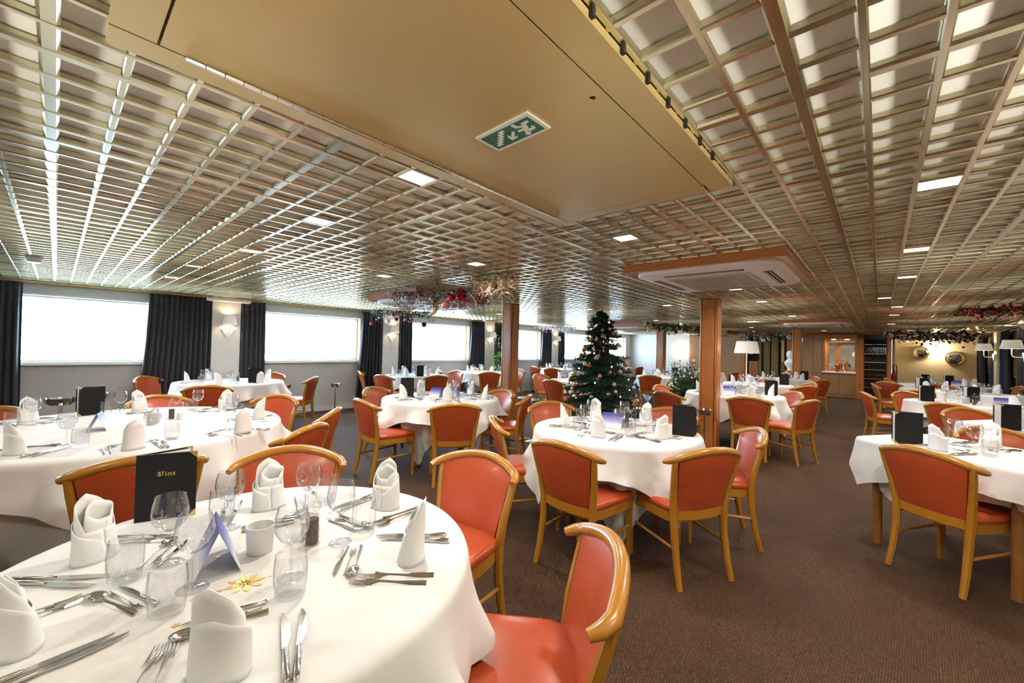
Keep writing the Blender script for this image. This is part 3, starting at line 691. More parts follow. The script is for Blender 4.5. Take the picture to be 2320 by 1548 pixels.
def make_napkin(v):
    r = random.Random(v); m = MB(); n = 40; tip = (.80, .62, .95)[v]
    def shell(a, b, off, hb, ht, half, tw):
        rows = []
        for j in range(9):
            q = j/8; row = []
            for i in range(n+1):
                t = -PI+2*PI*i/n
                h_ = hb+(ht-hb)*max(0, 1-abs(t)/half)**.72
                z = h_*q
                pinch = 1-.16*q*q*(h_/ht)
                lean = .010*q*q*(h_/ht)
                x = (a*sin(t)*pinch+.004*sin(3*t+off)*q)+tw*q*q*.014; y = -b*cos(t)*(1-.25*q)-lean+off*.002
                row.append((x, y, z))
            rows.append(row)
        m.grid(rows)
    shell(.052, .036, 0, .085, .178, 2.3, (0, .8, -.6)[v])
    shell(.0555, .0395, 1, .060, .120+.02*v, 2.9, (.5, .4, -.2)[v])
    # slanted inner fold
    shell(.040, .022, 2, .11, .160, 2.6, (-.8, .5, .9)[v])
    o = obj('folded_napkin', m, napkin_m, ang=75)
    sl = o.modifiers.new('Solidify', 'SOLIDIFY'); sl.thickness = .0022
    return o
naps = [make_napkin(v) for v in range(3)]; nused = [0]*3
def wine_full():
    e = empty('wine_glass')
    obj('foot', MB().lathe([(0,.0),(.034,.0),(.035,.0015),(.012,.004),(.005,.010)], 28), glass, e)
    obj('stem', MB().lathe([(.005,.009),(.0038,.03),(.0038,.075),(.007,.092)], 14), glass, e)
    obj('bowl', MB().lathe([(.001,.090),(.012,.092),(.028,.104),(.039,.122),(.0425,.142),(.040,.165),(.034,.188),(.0332,.1885),(.0328,.188),(.0385,.165),(.041,.142),(.0375,.123),(.027,.106),(.011,.0945),(.001,.093)], 32), glass, e)
    return e
def wine_simple():
    return obj('wine_glass', MB().lathe([(.034,0),(.035,.0015),(.006,.008),(.004,.03),(.004,.08),(.014,.094),(.030,.106),(.042,.14),(.034,.188),(.0328,.188),(.041,.14),(.028,.107),(.001,.093)], 16), glass)
def tumb():
    return obj('water_tumbler', MB().lathe([(0,.001),(.030,.001),(.034,.006),(.0375,.04),(.038,.07),(.0345,.105),(.0335,.106),(.0365,.07),(.036,.04),(.032,.012),(0,.010)], 28), glass)
def fork():
    m = MB(); z = .0015
    m.tube([(0,-.10,.003),(0,-.06,.0042),(0,-.02,.006),(0,.02,.008),(0,.045,.0055)], [.0085,.0065,.0035,.003,.008], 8, flat=.25)
    m.tube([(0,.04,.0052),(0,.055,.0035)], [.0085,.0115], 8, flat=.2)
    for k in range(4):
        x = -.0095+.0063*k; m.tube([(x,.052,.0035),(x,.075,.003),(x*1.05,.098,.0065)], [.0021,.0018,.0009], 6)
    return obj('fork', m, cutlery_m, ang=60)
def knife():
    m = MB(); m.tube([(0,-.11,.006),(0,-.105,.006),(0,-.05,.006),(0,-.014,.006),(0,-.008,.006)], [.003,.0085,.0075,.0062,.0045], 10, flat=.72)
    o = obj('table_knife', m, cutlery_m, ang=50)
    m = MB().prism([(-.006,-.010),(.004,-.010),(.0045,.0),(.010,.02),(.0105,.06),(.007,.09),(-.001,.112),(-.006,.115),(-.007,.05)], .0045, .0062); obj('blade', m, cutlery_m, o, smooth=False)
    return o
def spoon():
    m = MB(); m.tube([(0,-.085,.003),(0,-.05,.004),(0,-.01,.0065),(0,.03,.0055),(0,.045,.004)], [.008,.006,.003,.003,.006], 8, flat=.3)
    rows = []
    for j in range(6):
        q = j/5; rows.append([(.0185*q*cos(t), .066+.027*q*sin(t), .0005+.008*q*q) for t in [2*PI*i/20 for i in range(20)]])
    m.grid(rows, closed=True); o = obj('spoon', m, cutlery_m, ang=70)
    s = o.modifiers.new('Solidify', 'SOLIDIFY'); s.thickness = .0014
    return o
def knife_small(): pass
PR = dict(wf=wine_full(), wg=wine_simple(), tb=tumb(), fk=fork(), kn=knife(), sp=spoon()); pu = set()
def put(key, x, y, a=0, z=ZT_+.0008):
    if key == 'np':
        v = random.choice((0, 0, 1, 2)); o = naps[v] if not nused[v] else dup(naps[v]); nused[v] = 1
    else: o = PR[key] if key not in pu else dup(PR[key]); pu.add(key)
    o.location = (x, y, z); o.rotation_euler = (0,0,a); return o
NM = dict(np=('folded white napkin standing on %s, #', 'napkin', 'standing folded napkins'), wf=('stemmed wine glass on %s, #', 'wine glass', 'wine glasses'), wg=('stemmed wine glass on %s, #', 'wine glass', 'wine glasses'), tb=('clear water tumbler on %s, #', 'glass', 'water tumblers'), fk=('steel fork lying on %s, #', 'fork', 'forks'), kn=('steel table knife lying on %s, #', 'knife', 'knives'), sp=('steel spoon lying on %s, #', 'spoon', 'dessert spoons'))
def setting(tab, cx, cy, x, y, bag, detail=2, wine=None, tum=None, phi=None):
    phi = math.atan2(y-cy, x-cx) if phi is None else phi
    f = Vector((-cos(phi), -sin(phi))); r = Vector((f.y, -f.x)); p = Vector((x, y))
    face = math.atan2(f.y, f.x)-PI/2           # local +Y points to the table centre
    j = lambda s=.012: random.uniform(-s, s)
    bag['np'].append(put('np', x, y, face+random.uniform(-.5, .5)))
    w_ = Vector(wine) if wine else p+f*.185+r*.095; t_ = Vector(tum) if tum else p+f*.15+r*.185
    bag['wf' if detail == 2 else 'wg'].append(put('wf' if detail == 2 else 'wg', w_.x, w_.y))
    bag['tb'].append(put('tb', t_.x, t_.y))
    if detail >= 1:
        for q in ((.098, .128) if detail == 2 else (.11,)):
            a = p+f*(.03+j())-r*(q+j(.004)); bag['fk'].append(put('fk', a.x, a.y, face+j(.12)))
            a = p+f*(.02+j())+r*(q+.008+j(.004)); bag['kn'].append(put('kn', a.x, a.y, face+j(.09)))
    if detail == 2:
        a = p+f*.150-r*.02; bag['sp'].append(put('sp', a.x, a.y, face+PI/2+.15+j(.2), ZT_+.001))
        for kx, dd_, sgn in (('fk', .022, -1), ('kn', .046, 1)):
            o = put(kx, a.x+f.x*dd_, a.y+f.y*dd_, face+sgn*PI/2+.15+j(.12)); o.scale = (.72,.72,.72); bag[kx].append(o)
def newbag(): return {k: [] for k in NM}
def flush(tab, bag):
    for k in list(bag):
        if k == 'wg': continue
        lst = bag[k]+(bag['wg'] if k == 'wf' else [])
        if not lst: continue
        t, c, g = NM[k]
        for o in lst: tag(o, cat=c, group=g+' on '+TP[tab])
        rank(lst, t % TP[tab])
# measured places on the four near tables
SET = dict(
 F=[(-1.64,.09,(-1.46,.225),(-1.44,.135)),(-1.27,-.04,(-1.27,.245),(-1.20,.185)),(-.91,.22,(-1.15,.43),(-1.07,.40)),(-1.01,.71,(-1.25,.61),(-1.27,.70)),(-1.40,.86,(-1.52,.62),(-1.60,.72)),(-1.70,.55,(-1.60,.40),(-1.69,.40))],
 B=[(-3.37,-.13),(-3.12,.31),(-3.20,.86),(-3.70,1.10),(-4.45,1.05),(-4.77,.50),(-4.62,-.12)],
 M=[(-1.93,2.82),(-1.49,2.60),(-1.15,2.89),(-1.93,3.32),(-1.50,3.42)],
 T=[(-4.10,2.70),(-3.61,2.95),(-3.54,3.47),(-4.00,3.66),(-4.45,3.2)])
for k, lst in SET.items():
    cx, cy = ROUND[k][:2]; bag = newbag()
    for s in lst: setting(k, cx, cy, s[0], s[1], bag, 2, *(s[2:] if len(s) > 2 else ()))
    flush(k, bag)
for k, angs in dict(W=(200,262,330,30,95), N=(180,240,300,0,60,120), Q=(210,270,330,30,150), V=(210,280,20), U=(200,260,320,20,100), Y=(215,280,340,40,130), S=(200,262,310,10,70,130), S2=(210,270,330,30,120), P=(210,280,340,60), X1=(210,280,340,60), X2=(210,280,340,60)).items():
    cx, cy, r = ROUND[k][:3]; bag = newbag()
    for a in angs: t = rad(a); setting(k, cx, cy, cx+(r-.17)*cos(t), cy+(r-.17)*sin(t), bag, 1 if k in 'WNSV' else 0)
    flush(k, bag)
for k, (x, y, a, b) in RECT.items():
    ro = rad(-33) if k != 'R5' else rad(-20); bag = newbag()
    for (u, v) in ((-.36,-.27),(.36,-.27),(-.36,.27),(.36,.27)):
        px, py = x+u*cos(ro)-v*sin(ro), y+u*sin(ro)+v*cos(ro)
        setting(k, x, y, px, py, bag, 2 if k == 'R1' else 1 if k == 'R2' else 0, phi=ro+(PI/2 if v > 0 else -PI/2))
    flush(k, bag)

# menus, tent cards, candle cups, mills
def vins(e, w_, h_, yf):
    # three-dimensional blackletter word on the front cover
    S = .016; m = MB()
    def q(pts, ox): m.prism([(ox+x*S, h_*.66+y*S) for x, y in pts], yf-.0009, yf-.0001, lambda x, y, z: (x, z, y))
    ox = -.026
    q([(0,.75),(.12,.95),(.42,1.0),(.55,.86),(.30,.84),(.12,.70)], ox); q([(.36,.9),(.55,.95),(.52,.30),(.62,.12),(.42,.05),(.34,.25)], ox)
    q([(.05,.62),(.30,.70),(.20,.52),(.22,.30),(.08,.36)], ox); q([(.42,.05),(.62,.12),(.98,.28),(1.05,.80),(1.15,.92),(.90,1.0),(.70,.92),(.88,.82),(.84,.34),(.60,.2)], ox); q([(.0,.08),(.2,.16),(.48,.12),(.44,0),(.2,.03)], ox)
    def minim(o): q([(o,.60),(o+.12,.70),(o+.25,.60),(o+.22,.16),(o+.34,.10),(o+.20,0),(o+.06,.10),(o+.09,.54)], ox)
    minim(1.30); q([(1.38,.84),(1.47,.93),(1.56,.84),(1.47,.75)], ox)
    minim(1.74); minim(2.14); q([(1.90,.54),(2.02,.70),(2.28,.66),(2.2,.54),(2.06,.58)], ox)
    q([(2.62,.58),(2.76,.70),(3.0,.70),(3.04,.56),(2.84,.58),(2.78,.46),(2.98,.34),(3.04,.18),(2.90,.02),(2.60,0),(2.56,.14),(2.78,.12),(2.86,.22),(2.66,.36)], ox)
    obj('gilt_lettering', m, goldprint, e, smooth=False)
def make_menu(text=False):
    e = empty('menu_holder'); w_, h_ = .165, .225; a = rad(17)
    for s in (-1, 1):
        c = obj('cover', MB().box((w_/2, 0, h_/2), (w_, .005, h_)), black, e, smooth=False); c.rotation_euler = (0, 0, s*a); c.location = (-w_/2, 0, 0)
        p = obj('pages', MB().box((w_/2-.002, -s*.0035, h_/2), (w_-.012, .002, h_-.012)), page_m, c, smooth=False)
    for s in (-1, 1):
        for z in (0, h_):
            cm_ = MB(); k = 1 if z == 0 else -1
            cm_.prism([(w_, z), (w_, z+k*.022), (w_-.022, z)], -.0032, .0032, lambda x, y, zz: (x, zz, y))
            c = obj('corner_guard', cm_, brass, e, smooth=False); c.rotation_euler = (0, 0, s*a); c.location = (-w_/2, 0, 0)
    return e
menu0 = make_menu(); its = []
MN = [('F',-1.86,.275,88,''),('B',-4.74,.20,-82,''),('M',-1.08,3.14,30,''),('T',-4.30,2.90,200,''),('W',-7.05,2.02,255,''),('N',-6.95,4.95,250,''),('R1',.15,4.12,190,''),('R2',.85,5.65,202,''),('R3',.50,8.35,190,''),('R3b',.98,8.75,200,''),('R4',.62,11.5,215,''),('R5',.8,13.9,190,''),('R5b',1.2,13.95,190,''),('S',-1.22,7.25,20,''),('S2',-1.45,9.95,20,''),('P',-1.40,12.5,20,''),('Y',-3.9,10.6,20,''),('X1',-7.1,13.4,30,''),('X2',-4.0,14.2,20,'')]
for k, x, y, a, _ in MN:
    if k == 'F':
        o = make_menu(); c = [q for q in o.children if q.name.startswith('cover')][0]; vins(c, .165, .225, -.0026)
        for q in c.children:
            if q.name.startswith('gilt'): q.location.x = .0825
    else: o = menu0 if not its else dup(menu0)
    o.location = (x, y, ZT_+.001); o.rotation_euler = (0,0,rad(a))
    kk = k.rstrip('b') if k.endswith('b') else k
    if k == 'F': tag(o, 'black wine list with gilt blackletter word Vins and brass corners on the nearest table', 'menu', 'black menu holders')
    else: its.append(o); tag(o, ('black menu holder standing open on '+TP[kk]) + (', rear of the two' if k.endswith('b') else ''), 'menu', 'black menu holders')
def make_card():
    e = empty('tent_card'); w_, h_ = .17, .125; a = rad(24)
    for s in (-1, 1):
        c = obj('card_face', MB().box((0, 0, h_/2), (w_, .0012, h_)), card_m, e, smooth=False); c.rotation_euler = (s*a, 0, 0); c.location = (0, s*h_*sin(a), 0)
    return e
card0 = make_card(); n_ = 0
CD = [('F',-1.37,.315,-10),('B',-3.93,.21,-12),('M',-1.60,3.02,8),('T',-4.02,3.12,8),('T2',-3.95,3.32,10),('S',-1.72,6.95,5),('S2',-1.95,9.7,5),('Y',-4.1,10.2,10),('R1',1.0,3.9,-30),('R2',1.45,6.0,-10),('R3',1.22,8.4,-10),('R4',1.2,11.3,-10),('R5',1.3,13.7,-10),('N',-7.3,5.1,20),('X2',-4.25,13.95,10)]
for k, x, y, a in CD:
    o = card0 if not n_ else dup(card0); n_ += 1; o.location = (x, y, ZT_+.003); o.rotation_euler = (0,0,rad(a))
    tag(o, 'navy and white tent card on '+TP[k.rstrip('2') if k == 'T2' else k]+(', rear of two' if k == 'T2' else ''), 'card', 'blue tent cards')
def make_candle():
    e = empty('candle_cup'); obj('cup', MB().lathe([(0,0),(.030,0),(.033,.004),(.038,.078),(.0355,.078),(.031,.012),(0,.010)], 28), ceramic, e)
    obj('candle', MB().lathe([(0,.012),(.026,.012),(.026,.04),(0,.041)], 16), white_m, e); return e
def make_mill(fill):
    e = empty('pepper_mill' if fill is pepper_m else 'salt_mill')
    obj('glass_body', MB().lathe([(.021,0),(.023,.004),(.022,.03),(.021,.085),(.016,.10),(.016,.104)], 20), glass, e)
    obj('contents', MB().lathe([(0,.004),(.018,.004),(.0175,.078 if fill is pepper_m else .05),(0,.08 if fill is pepper_m else .052)], 16), fill, e)
    obj('head', MB().lathe([(.017,.102),(.024,.108),(.025,.118),(.018,.132),(.008,.137),(.005,.142),(.008,.148),(.005,.153),(0,.154)], 20), glass, e)
    obj('knob', MB().lathe([(0,.150),(.006,.152),(.007,.158),(0,.163)], 12), chrome, e)
    return e
cn0, pm0, sm0 = make_candle(), make_mill(pepper_m), make_mill(salt_m)
CE = [('F',(-1.36,.42),(-1.30,.545),(-1.36,.555)),('B',(-3.94,.49),(-4.12,.62),(-4.06,.66)),('M',(-1.62,3.16),(-1.52,3.10),(-1.48,3.14)),('T',(-3.85,3.2),(-3.98,3.27),(-3.92,3.24)),('R1',(1.0,3.55),(1.25,3.6),(1.3,3.55)),('W',(-7.5,1.85),(-7.4,1.9),(-7.35,1.8)),('S',(-1.55,7.0),(-1.6,7.1),(-1.5,7.1)),('R2',(1.2,5.8),(1.3,5.9),(1.25,6.0)),('R3',(.9,8.5),(.95,8.3),(1.0,8.3))]
for i, (k, c, p, s) in enumerate(CE):
    for nm, pr, q, lb in (('c', cn0, c, 'frosted glass candle cup near the middle of '), ('p', pm0, p, 'clear pepper mill full of peppercorns on '), ('s', sm0, s, 'clear salt mill with white salt on ')):
        o = pr if i == 0 else dup(pr); o.location = (q[0], q[1], ZT_+.001)
        tag(o, lb+TP[k], 'candle' if nm == 'c' else 'mill', {'c':'candle cups','p':'pepper mills','s':'salt mills'}[nm])
# organza runner with gold stars on the nearest table, plain ones on others
def runner(k, x, y, a, L_, W_):
    m = MB(); rows = [[(W_/2*(v-4)/4, L_*(u/20-.5), ZT_+.0006+.0005*sin(u*1.3+v)) for v in range(9)] for u in range(21)]
    o = obj('table_runner', m.grid(rows), runner_m); o.location = (x, y, 0); o.rotation_euler = (0,0,rad(a))
    tag(o, 'sheer grey organza runner laid across '+TP[k], 'table runner', 'organza runners'); return o
def star(m, cx, cy, r, n=5, inner=.45, a0=0):
    m.prism([(cx+(r if i % 2 == 0 else r*inner)*cos(a0+PI*i/n), cy+(r if i % 2 == 0 else r*inner)*sin(a0+PI*i/n)) for i in range(2*n)], ZT_+.0016, ZT_+.0019)
ro_ = runner('F', -1.34, .40, 38, 1.06, .30)
m = MB()
for a in range(8):
    t = a*PI/4
    m.prism([(.085+cos(t)*.006-sin(t)*w_*.004 if False else .07+q*cos(t)-w_*sin(t), -.13+q*sin(t)+w_*cos(t)) for q, w_ in ((.004,-.003),(.012,-.007),(.022,-.004),(.03,-.009),(.047,0),(.03,.009),(.022,.004),(.012,.007),(.004,.003))], ZT_+.0016, ZT_+.0019)
obj('gold_snowflake', m, goldprint, ro_, smooth=False)
m = MB(); rr2 = random.Random(3)
for k in range(26): star(m, rr2.uniform(-.13,.13), rr2.uniform(-.42,.42), rr2.choice((.004,.006,.010)), a0=rr2.uniform(0,1))
obj('gold_stars', m, goldprint, ro_, smooth=False)
runner('B', -3.98, .32, 62, 1.7, .32); runner('M', -1.55, 2.96, -42, 1.1, .28); runner('T', -3.96, 3.15, 48, 1.2, .28); runner('R1', .80, 3.83, -123, 1.4, .28)

# ---------------------------------------------------------------- ashtray stands, floor lamp, bust
def make_ash():
    e = empty('ashtray_stand')
    obj('base', MB().lathe([(0,0),(.11,0),(.115,.006),(.06,.02),(.02,.03),(.014,.05)], 28), chrome, e)
    obj('pole', MB().tube([(0,0,.02),(0,0,.55)], .0125, 14), chrome, e)
    obj('bowl', MB().lathe([(.0,.55),(.06,.55),(.085,.575),(.09,.62),(.084,.62),(.07,.60),(.0,.60)], 28), chrome, e)
    return e
a0 = make_ash()
for i, (x, y, lb) in enumerate(((-7.65,3.55,'chrome ashtray stand by the wall behind the side-on chair'), (-7.85,2.75,'chrome ashtray stand beside the round table under the first sconce'), (-4.03,4.78,'chrome ashtray stand right of the left pillar, farther of the two'), (-3.78,4.72,'chrome ashtray stand right of the left pillar, nearer of the two'), (-1.72,5.75,'chrome ashtray stand half hidden by the big pillar'), (-6.9,.05,'chrome ashtray stand left of the menu at the first window'), (-7.3,.35,'chrome ashtray stand behind the menu at the first window'))):
    o = a0 if i == 0 else dup(a0); o.location = (x, y, 0)
    if i > 4: o.scale = (1.4, 1.4, 1.1)
    tag(o, lb, 'ashtray stand', 'chrome ashtray stands')
def floor_lamp(x, y, lb, pw):
  e = empty('floor_lamp', (x, y, 0)); tag(e, lb, 'floor lamp')
  obj('base', MB().lathe([(0,0),(.13,0),(.13,.015),(.02,.03)], 24), white_m, e)
  obj('pole', MB().tube([(0,0,.02),(0,0,1.45)], .014, 12), white_m, e)
  s = obj('lamp_shade', MB().lathe([(.265,1.38),(.215,1.66),(.212,1.66),(.262,1.38)], 32), shade_m, e)
  obj('bulb', MB().ball((0,0,1.50), .035, 10), glow_m, e)
  light('lamp_glow', 'POINT', (x, y, 1.56), 8, (1,.92,.82), .05)
  if pw > 10:
    u = light('added_uplight', 'SPOT', (x, y, 1.67), pw, (1,.93,.82), .06, rot=(PI,0,0)); u.data.spot_size = rad(172); u.data.spot_blend = .25  # upward spot, only for the lamps added out of view
floor_lamp(-2.32, 10.8, 'tall white floor lamp with a wide drum shade behind the big pillar', 6)
floor_lamp(1.55, .55, 'unseen white floor lamp added right of the camera to brighten the ceiling', 420)  # added out of view to light the upper-right ceiling
floor_lamp(-1.2, -1.5, 'unseen white floor lamp added behind the camera to brighten the ceiling', 150)  # second unseen lamp, also added for its uplight
e = empty('bust_on_stand', (-2.27, 16.6, 0)); tag(e, 'white plaster bust on a pedestal left of the distant pillar', 'statue')
obj('pedestal', MB().box((0,0,.42), (.28,.28,.84)), teak, e, smooth=False)
obj('bust', MB().lathe([(0,.84),(.07,.84),(.06,.90),(.10,.97),(.15,1.05),(.16,1.12),(.10,1.19),(.055,1.22),(.055,1.26),(.085,1.30),(.10,1.38),(.085,1.46),(.05,1.50),(0,1.51)], 20, sy=.8), marble, e)
for i, (x, z) in enumerate(((-3.22, 1.90), (-2.42, 2.0))):
    o = obj('wall_speaker', MB().tube([(0,0,0),(0,-.05,0)], .085, 24), white_m); o.location = (x, YB-.02, z)
    tag(o, ['round white disc above the olive doorway, left of two', 'round white disc above the bust, right of two'][i], 'speaker', 'round white wall discs')

# ---------------------------------------------------------------- plants and tree
def leafquad(m, p, d, n_, L_, W_, curl=.3):
    d = d.normalized(); s = d.cross(n_); s = s.normalized() if s.length > 1e-4 else Vector((1,0,0)); u = s.cross(d)
    a = p+d*L_*.45+u*L_*curl*.2; b = p+d*L_
    m.add([p, a+s*W_/2, b-u*L_*curl*.2, a-s*W_/2], [(0,1,2,3)])
def rv(r): 
    while True:
        v = Vector((r.uniform(-1,1), r.uniform(-1,1), r.uniform(-1,1)))
        if .05 < v.length < 1: return v.normalized()
def tree(x, y):
    e = empty('christmas_tree', (x, y, 0)); tag(e, 'dark green decorated Christmas tree with star top before the left windows', 'Christmas tree')
    r = random.Random(5); z0, z1 = .42, 1.93
    obj('stand', MB().lathe([(0,0),(.17,0),(.18,.05),(.14,.22),(.12,.22),(.10,.20),(0,.2)], 20), dark_b, e)
    obj('trunk', MB().tube([(0,0,.15),(0,0,1.2),(.01,0,1.97)], [.035,.022,.006], 8), bark, e)
    m = MB()
    tiers = [(.38,.66),(.56,.63),(.74,.57),(.91,.52),(1.08,.47),(1.24,.39),(1.40,.30),(1.55,.27),(1.68,.22),(1.79,.18),(1.90,.08)]
    for ti, (zb, rad_) in enumerate(tiers):
        nb = int(14+rad_*46)
        for k in range(nb):
            a = 2*PI*(k+r.random()*.8)/nb; L_ = rad_*r.uniform(.72,1.08); z = zb+r.uniform(-.05,.06)
            p0 = Vector((0,0,z+L_*.22)); p1 = Vector((cos(a)*L_, sin(a)*L_, z-.02*r.random()+ (.02 if ti > 5 else 0)))
            nn = int(26+L_*95)
            for q in range(nn):
                t = (q+.5)/nn; t = .12+.88*t; p = p0.lerp(p1, t)+Vector((0,0,-.06*L_*4*t*(1-t)))
                d = ((p1-p0).normalized()*.8+rv(r)*.9)
                leafquad(m, p, d, rv(r), r.uniform(.035,.062), .0085)
                if q % 2 == 0:
                    side = Vector((-sin(a), cos(a), r.uniform(-.2,.25)))*r.choice((-1,1)); pp = p+side*(L_*.20*(1-t*.4))
                    for w_ in range(5): leafquad(m, p.lerp(pp, w_/4), side*.7+(p1-p0).normalized()*.4+rv(r)*.6, rv(r), r.uniform(.03,.05), .0085)
    obj('foliage', m, fir_m, e, smooth=False)
    def prof(z):
        for (za, ra), (zb, rb) in zip(tiers, tiers[1:]):
            if za <= z <= zb: return ra+(rb-ra)*(z-za)/(zb-za)
        return .08
    # star topper
    sm = MB(); sm.lathe([(.012,1.95),(.02,1.97),(.008,2.0),(.016,2.02),(.006,2.045),(.001,2.085)], 10)
    o = obj('tree_topper', sm, brass); o.location = (x, y, 0); tag(o, 'gold spire ornament on the tip of the Christmas tree', 'ornament')
    protos = {}; cats = {}
    def ball_(matn, mm, rr_):
        m = MB().ball((0,0,0), rr_, 16); b = obj(matn, m, mm); obj('cap', MB().tube([(0,0,rr_*.95),(0,0,rr_*1.25)], rr_*.25, 8), brass, b); return b
    cam_a = math.atan2(-y, -x); cnt = 0
    for k in range(66):
        z = .50+1.38*((k+.5)/66)**1.15+r.uniform(-.03,.03); a = cam_a+r.uniform(-1.75,1.75)
        rr_ = prof(z)*.92; nm, mm, sz, lab = r.choice((('gold_bauble', gold_b, .034, 'gold'), ('gold_bauble', gold_b, .030, 'gold'), ('copper_bauble', copper_b, .034, 'copper'), ('copper_bauble', copper_b, .028, 'copper')))
        key = (nm, sz)
        o = protos.get(key); o = dup(o) if o else protos.setdefault(key, ball_(nm, mm, sz))
        o.location = (x+rr_*cos(a), y+rr_*sin(a), z-.04); cats.setdefault(lab, []).append(o); tag(o, cat='bauble', group=lab+' baubles on the Christmas tree')
    for lab, lst in cats.items(): rank(lst, lab+' bauble hanging on the Christmas tree, #', key=lambda o: -o.location.z, first='topmost', last='lowest', frm='from top')
    fb = MB(); wire = MB(); pts = []
    for k in range(90):
        z = .46+1.42*k/89; a = cam_a+k*2*PI/13.7; rr_ = prof(z)*.86; p = (rr_*cos(a), rr_*sin(a), z); pts.append(p)
        if k % 3 == 0: fb.ball(p, .009, 8)
    wire.tube(pts, .0015, 4)
    o = obj('fairy_lights', wire, leaf_m); o.location = (x, y, 0); tag(o, 'string of small cold-white fairy lights wound round the Christmas tree', 'fairy lights')
    obj('bulbs', fb, fairy_m, o)
tree(-3.25, 5.72)
def bush(name, x, y, lab, z0, h_, r_, n, L_, W_, seed, pot=True, flowers=0):
    e = empty(name, (x, y, 0)); tag(e, lab, 'plant'); r = random.Random(seed)
    if pot: obj('pot', MB().lathe([(0,0),(r_*.42,0),(r_*.55,z0*.9),(r_*.60,z0),(r_*.5,z0),(r_*.45,z0*.8),(0,z0*.8)], 20), terracotta, e)
    m, st, fl_ = MB(), MB(), MB()
    for k in range(n):
        a = r.uniform(0, 2*PI); rr_ = r_*math.sqrt(r.random()); top = Vector((rr_*cos(a), rr_*sin(a), z0+h_*r.uniform(.35,1)*(1-.35*(rr_/r_)**2)))
        b0_ = Vector((rr_*.15*cos(a), rr_*.15*sin(a), z0*.8)); st.tube([b0_, b0_.lerp(top, .55)+Vector((0,0,.04)), top], [.006,.004,.002], 5)
        for q in range(12):
            p = b0_.lerp(top, r.uniform(.3,1)); leafquad(m, p, rv(r)+Vector((cos(a)*.5, sin(a)*.5, .3)), rv(r), L_*r.uniform(.7,1.2), W_)
        if k < flowers: fl_.ball(tuple(top), r.uniform(.018,.032), 6)
    obj('stems', st, bark, e); obj('leaves', m, leaf_m if 'tall' not in name else bright_leaf, e, smooth=False)
    if flowers: obj('flowers', fl_, flower_m, e)
bush('leafy_shrub', -2.75, 8.05, 'bushy dark-leaved shrub with pale flowers left of the big pillar', .38, .98, .36, 74, .085, .042, 11, flowers=26)
bush('tall_houseplant', -7.85, 8.15, 'tall thin houseplant before the third window pier', .35, 1.45, .16, 12, .10, .045, 12)
bush('low_houseplant', -7.6, 8.05, 'low bushy green houseplant behind the white tables near the third pier', .35, .72, .38, 40, .10, .05, 13)

# ---------------------------------------------------------------- ceiling garlands
def garland(lab, pts, w_, hang, seed, mats, n=420, L_=.06, W_=.012):
    r = random.Random(seed); P = [Vector(p) for p in pts]
    e = obj('garland', MB().tube([(p.x, p.y, p.z) for p in P], .006, 6), bark); tag(e, lab, 'garland', 'Christmas garlands under the ceiling')
    def at(t):
        t *= len(P)-1; i = min(int(t), len(P)-2); return P[i].lerp(P[i+1], t-i)
    for mi, (nm, mm, share, style) in enumerate(mats):
        m = MB()
        for k in range(int(n*share)):
            c = at(r.random()); off = Vector((r.gauss(0, w_*.5), r.gauss(0, w_*.5), -abs(r.gauss(0, hang*.5))))
            p = c+off
            if p.z > ZC-.012: p.z = ZC-.012
            if style == 'leaf': leafquad(m, p, rv(r), rv(r), L_*r.uniform(.6,1.2), W_*(1.6 if 'leaf' in nm or 'leaves' in nm else 1))
            elif style == 'berry': m.ball(tuple(p), r.uniform(.008,.016), 6)
            elif style == 'twig':
                q = p; d = Vector((r.uniform(-1,1), r.uniform(-1,1), r.uniform(-.9,.1)))
                for s in range(3):
                    q2 = q+(d.normalized()*.6+rv(r)*.5)*L_*1.1
                    q2.z = min(q2.z, ZC-.01); m.tube([q, q2], [.0035-.001*s, .0025-.001*s+.0005], 4); q = q2
        tag(obj(nm, m, mm, e, smooth=style != 'leaf'), kind='stuff')
    return e
SIL = [('tinsel_leaves', tinsel, 1.0, 'leaf'), ('red_berries', red_b, .05, 'berry')]
garland('silver frosted garland under the ceiling at the second window pier', [(-7.75,4.35,ZC-.03),(-7.35,4.75,ZC-.05),(-6.95,5.2,ZC-.04)], .11, .16, 1, [('tinsel_leaves', tinsel, .8, 'leaf'), ('fir_leaves', fir_m, .7, 'leaf'), ('red_berries', red_b, .03, 'berry')], 700, .055, .012)
g = garland('big silver and red branch garland under the ceiling left of centre', [(-4.75,2.95,ZC-.05),(-4.2,3.1,ZC-.07),(-3.6,3.15,ZC-.08),(-3.1,3.1,ZC-.05)], .13, .17, 2, [('tinsel_leaves', tinsel, 1.0, 'leaf'), ('tinsel_twigs', tinsel, .16, 'twig'), ('red_berries', red_b, .04, 'berry')], 1100, .05, .010)
garland('hanging clump of gold wire leaves in the silver garland', [(-4.12,3.15,ZC-.005),(-4.12,3.15,ZC-.14),(-4.14,3.13,ZC-.24)], .045, .10, 3, [('gold_leaves', twig_gold, 1.0, 'leaf')], 480, .035, .012)
garland('clump of red berries in the middle of the silver garland', [(-3.55,3.05,ZC-.08),(-3.50,3.05,ZC-.16)], .05, .09, 4, [('red_berries', red_b, 1.0, 'berry')], 110, .03, .01)
garland('cream and gold dried branches at the right end of the silver garland', [(-3.25,3.0,ZC-.03),(-2.95,2.95,ZC-.05),(-2.7,3.0,ZC-.04)], .11, .12, 5, [('cream_twigs', twig_cream, .5, 'twig'), ('gold_leaves', twig_gold, 1.2, 'leaf')], 260, .06, .008)
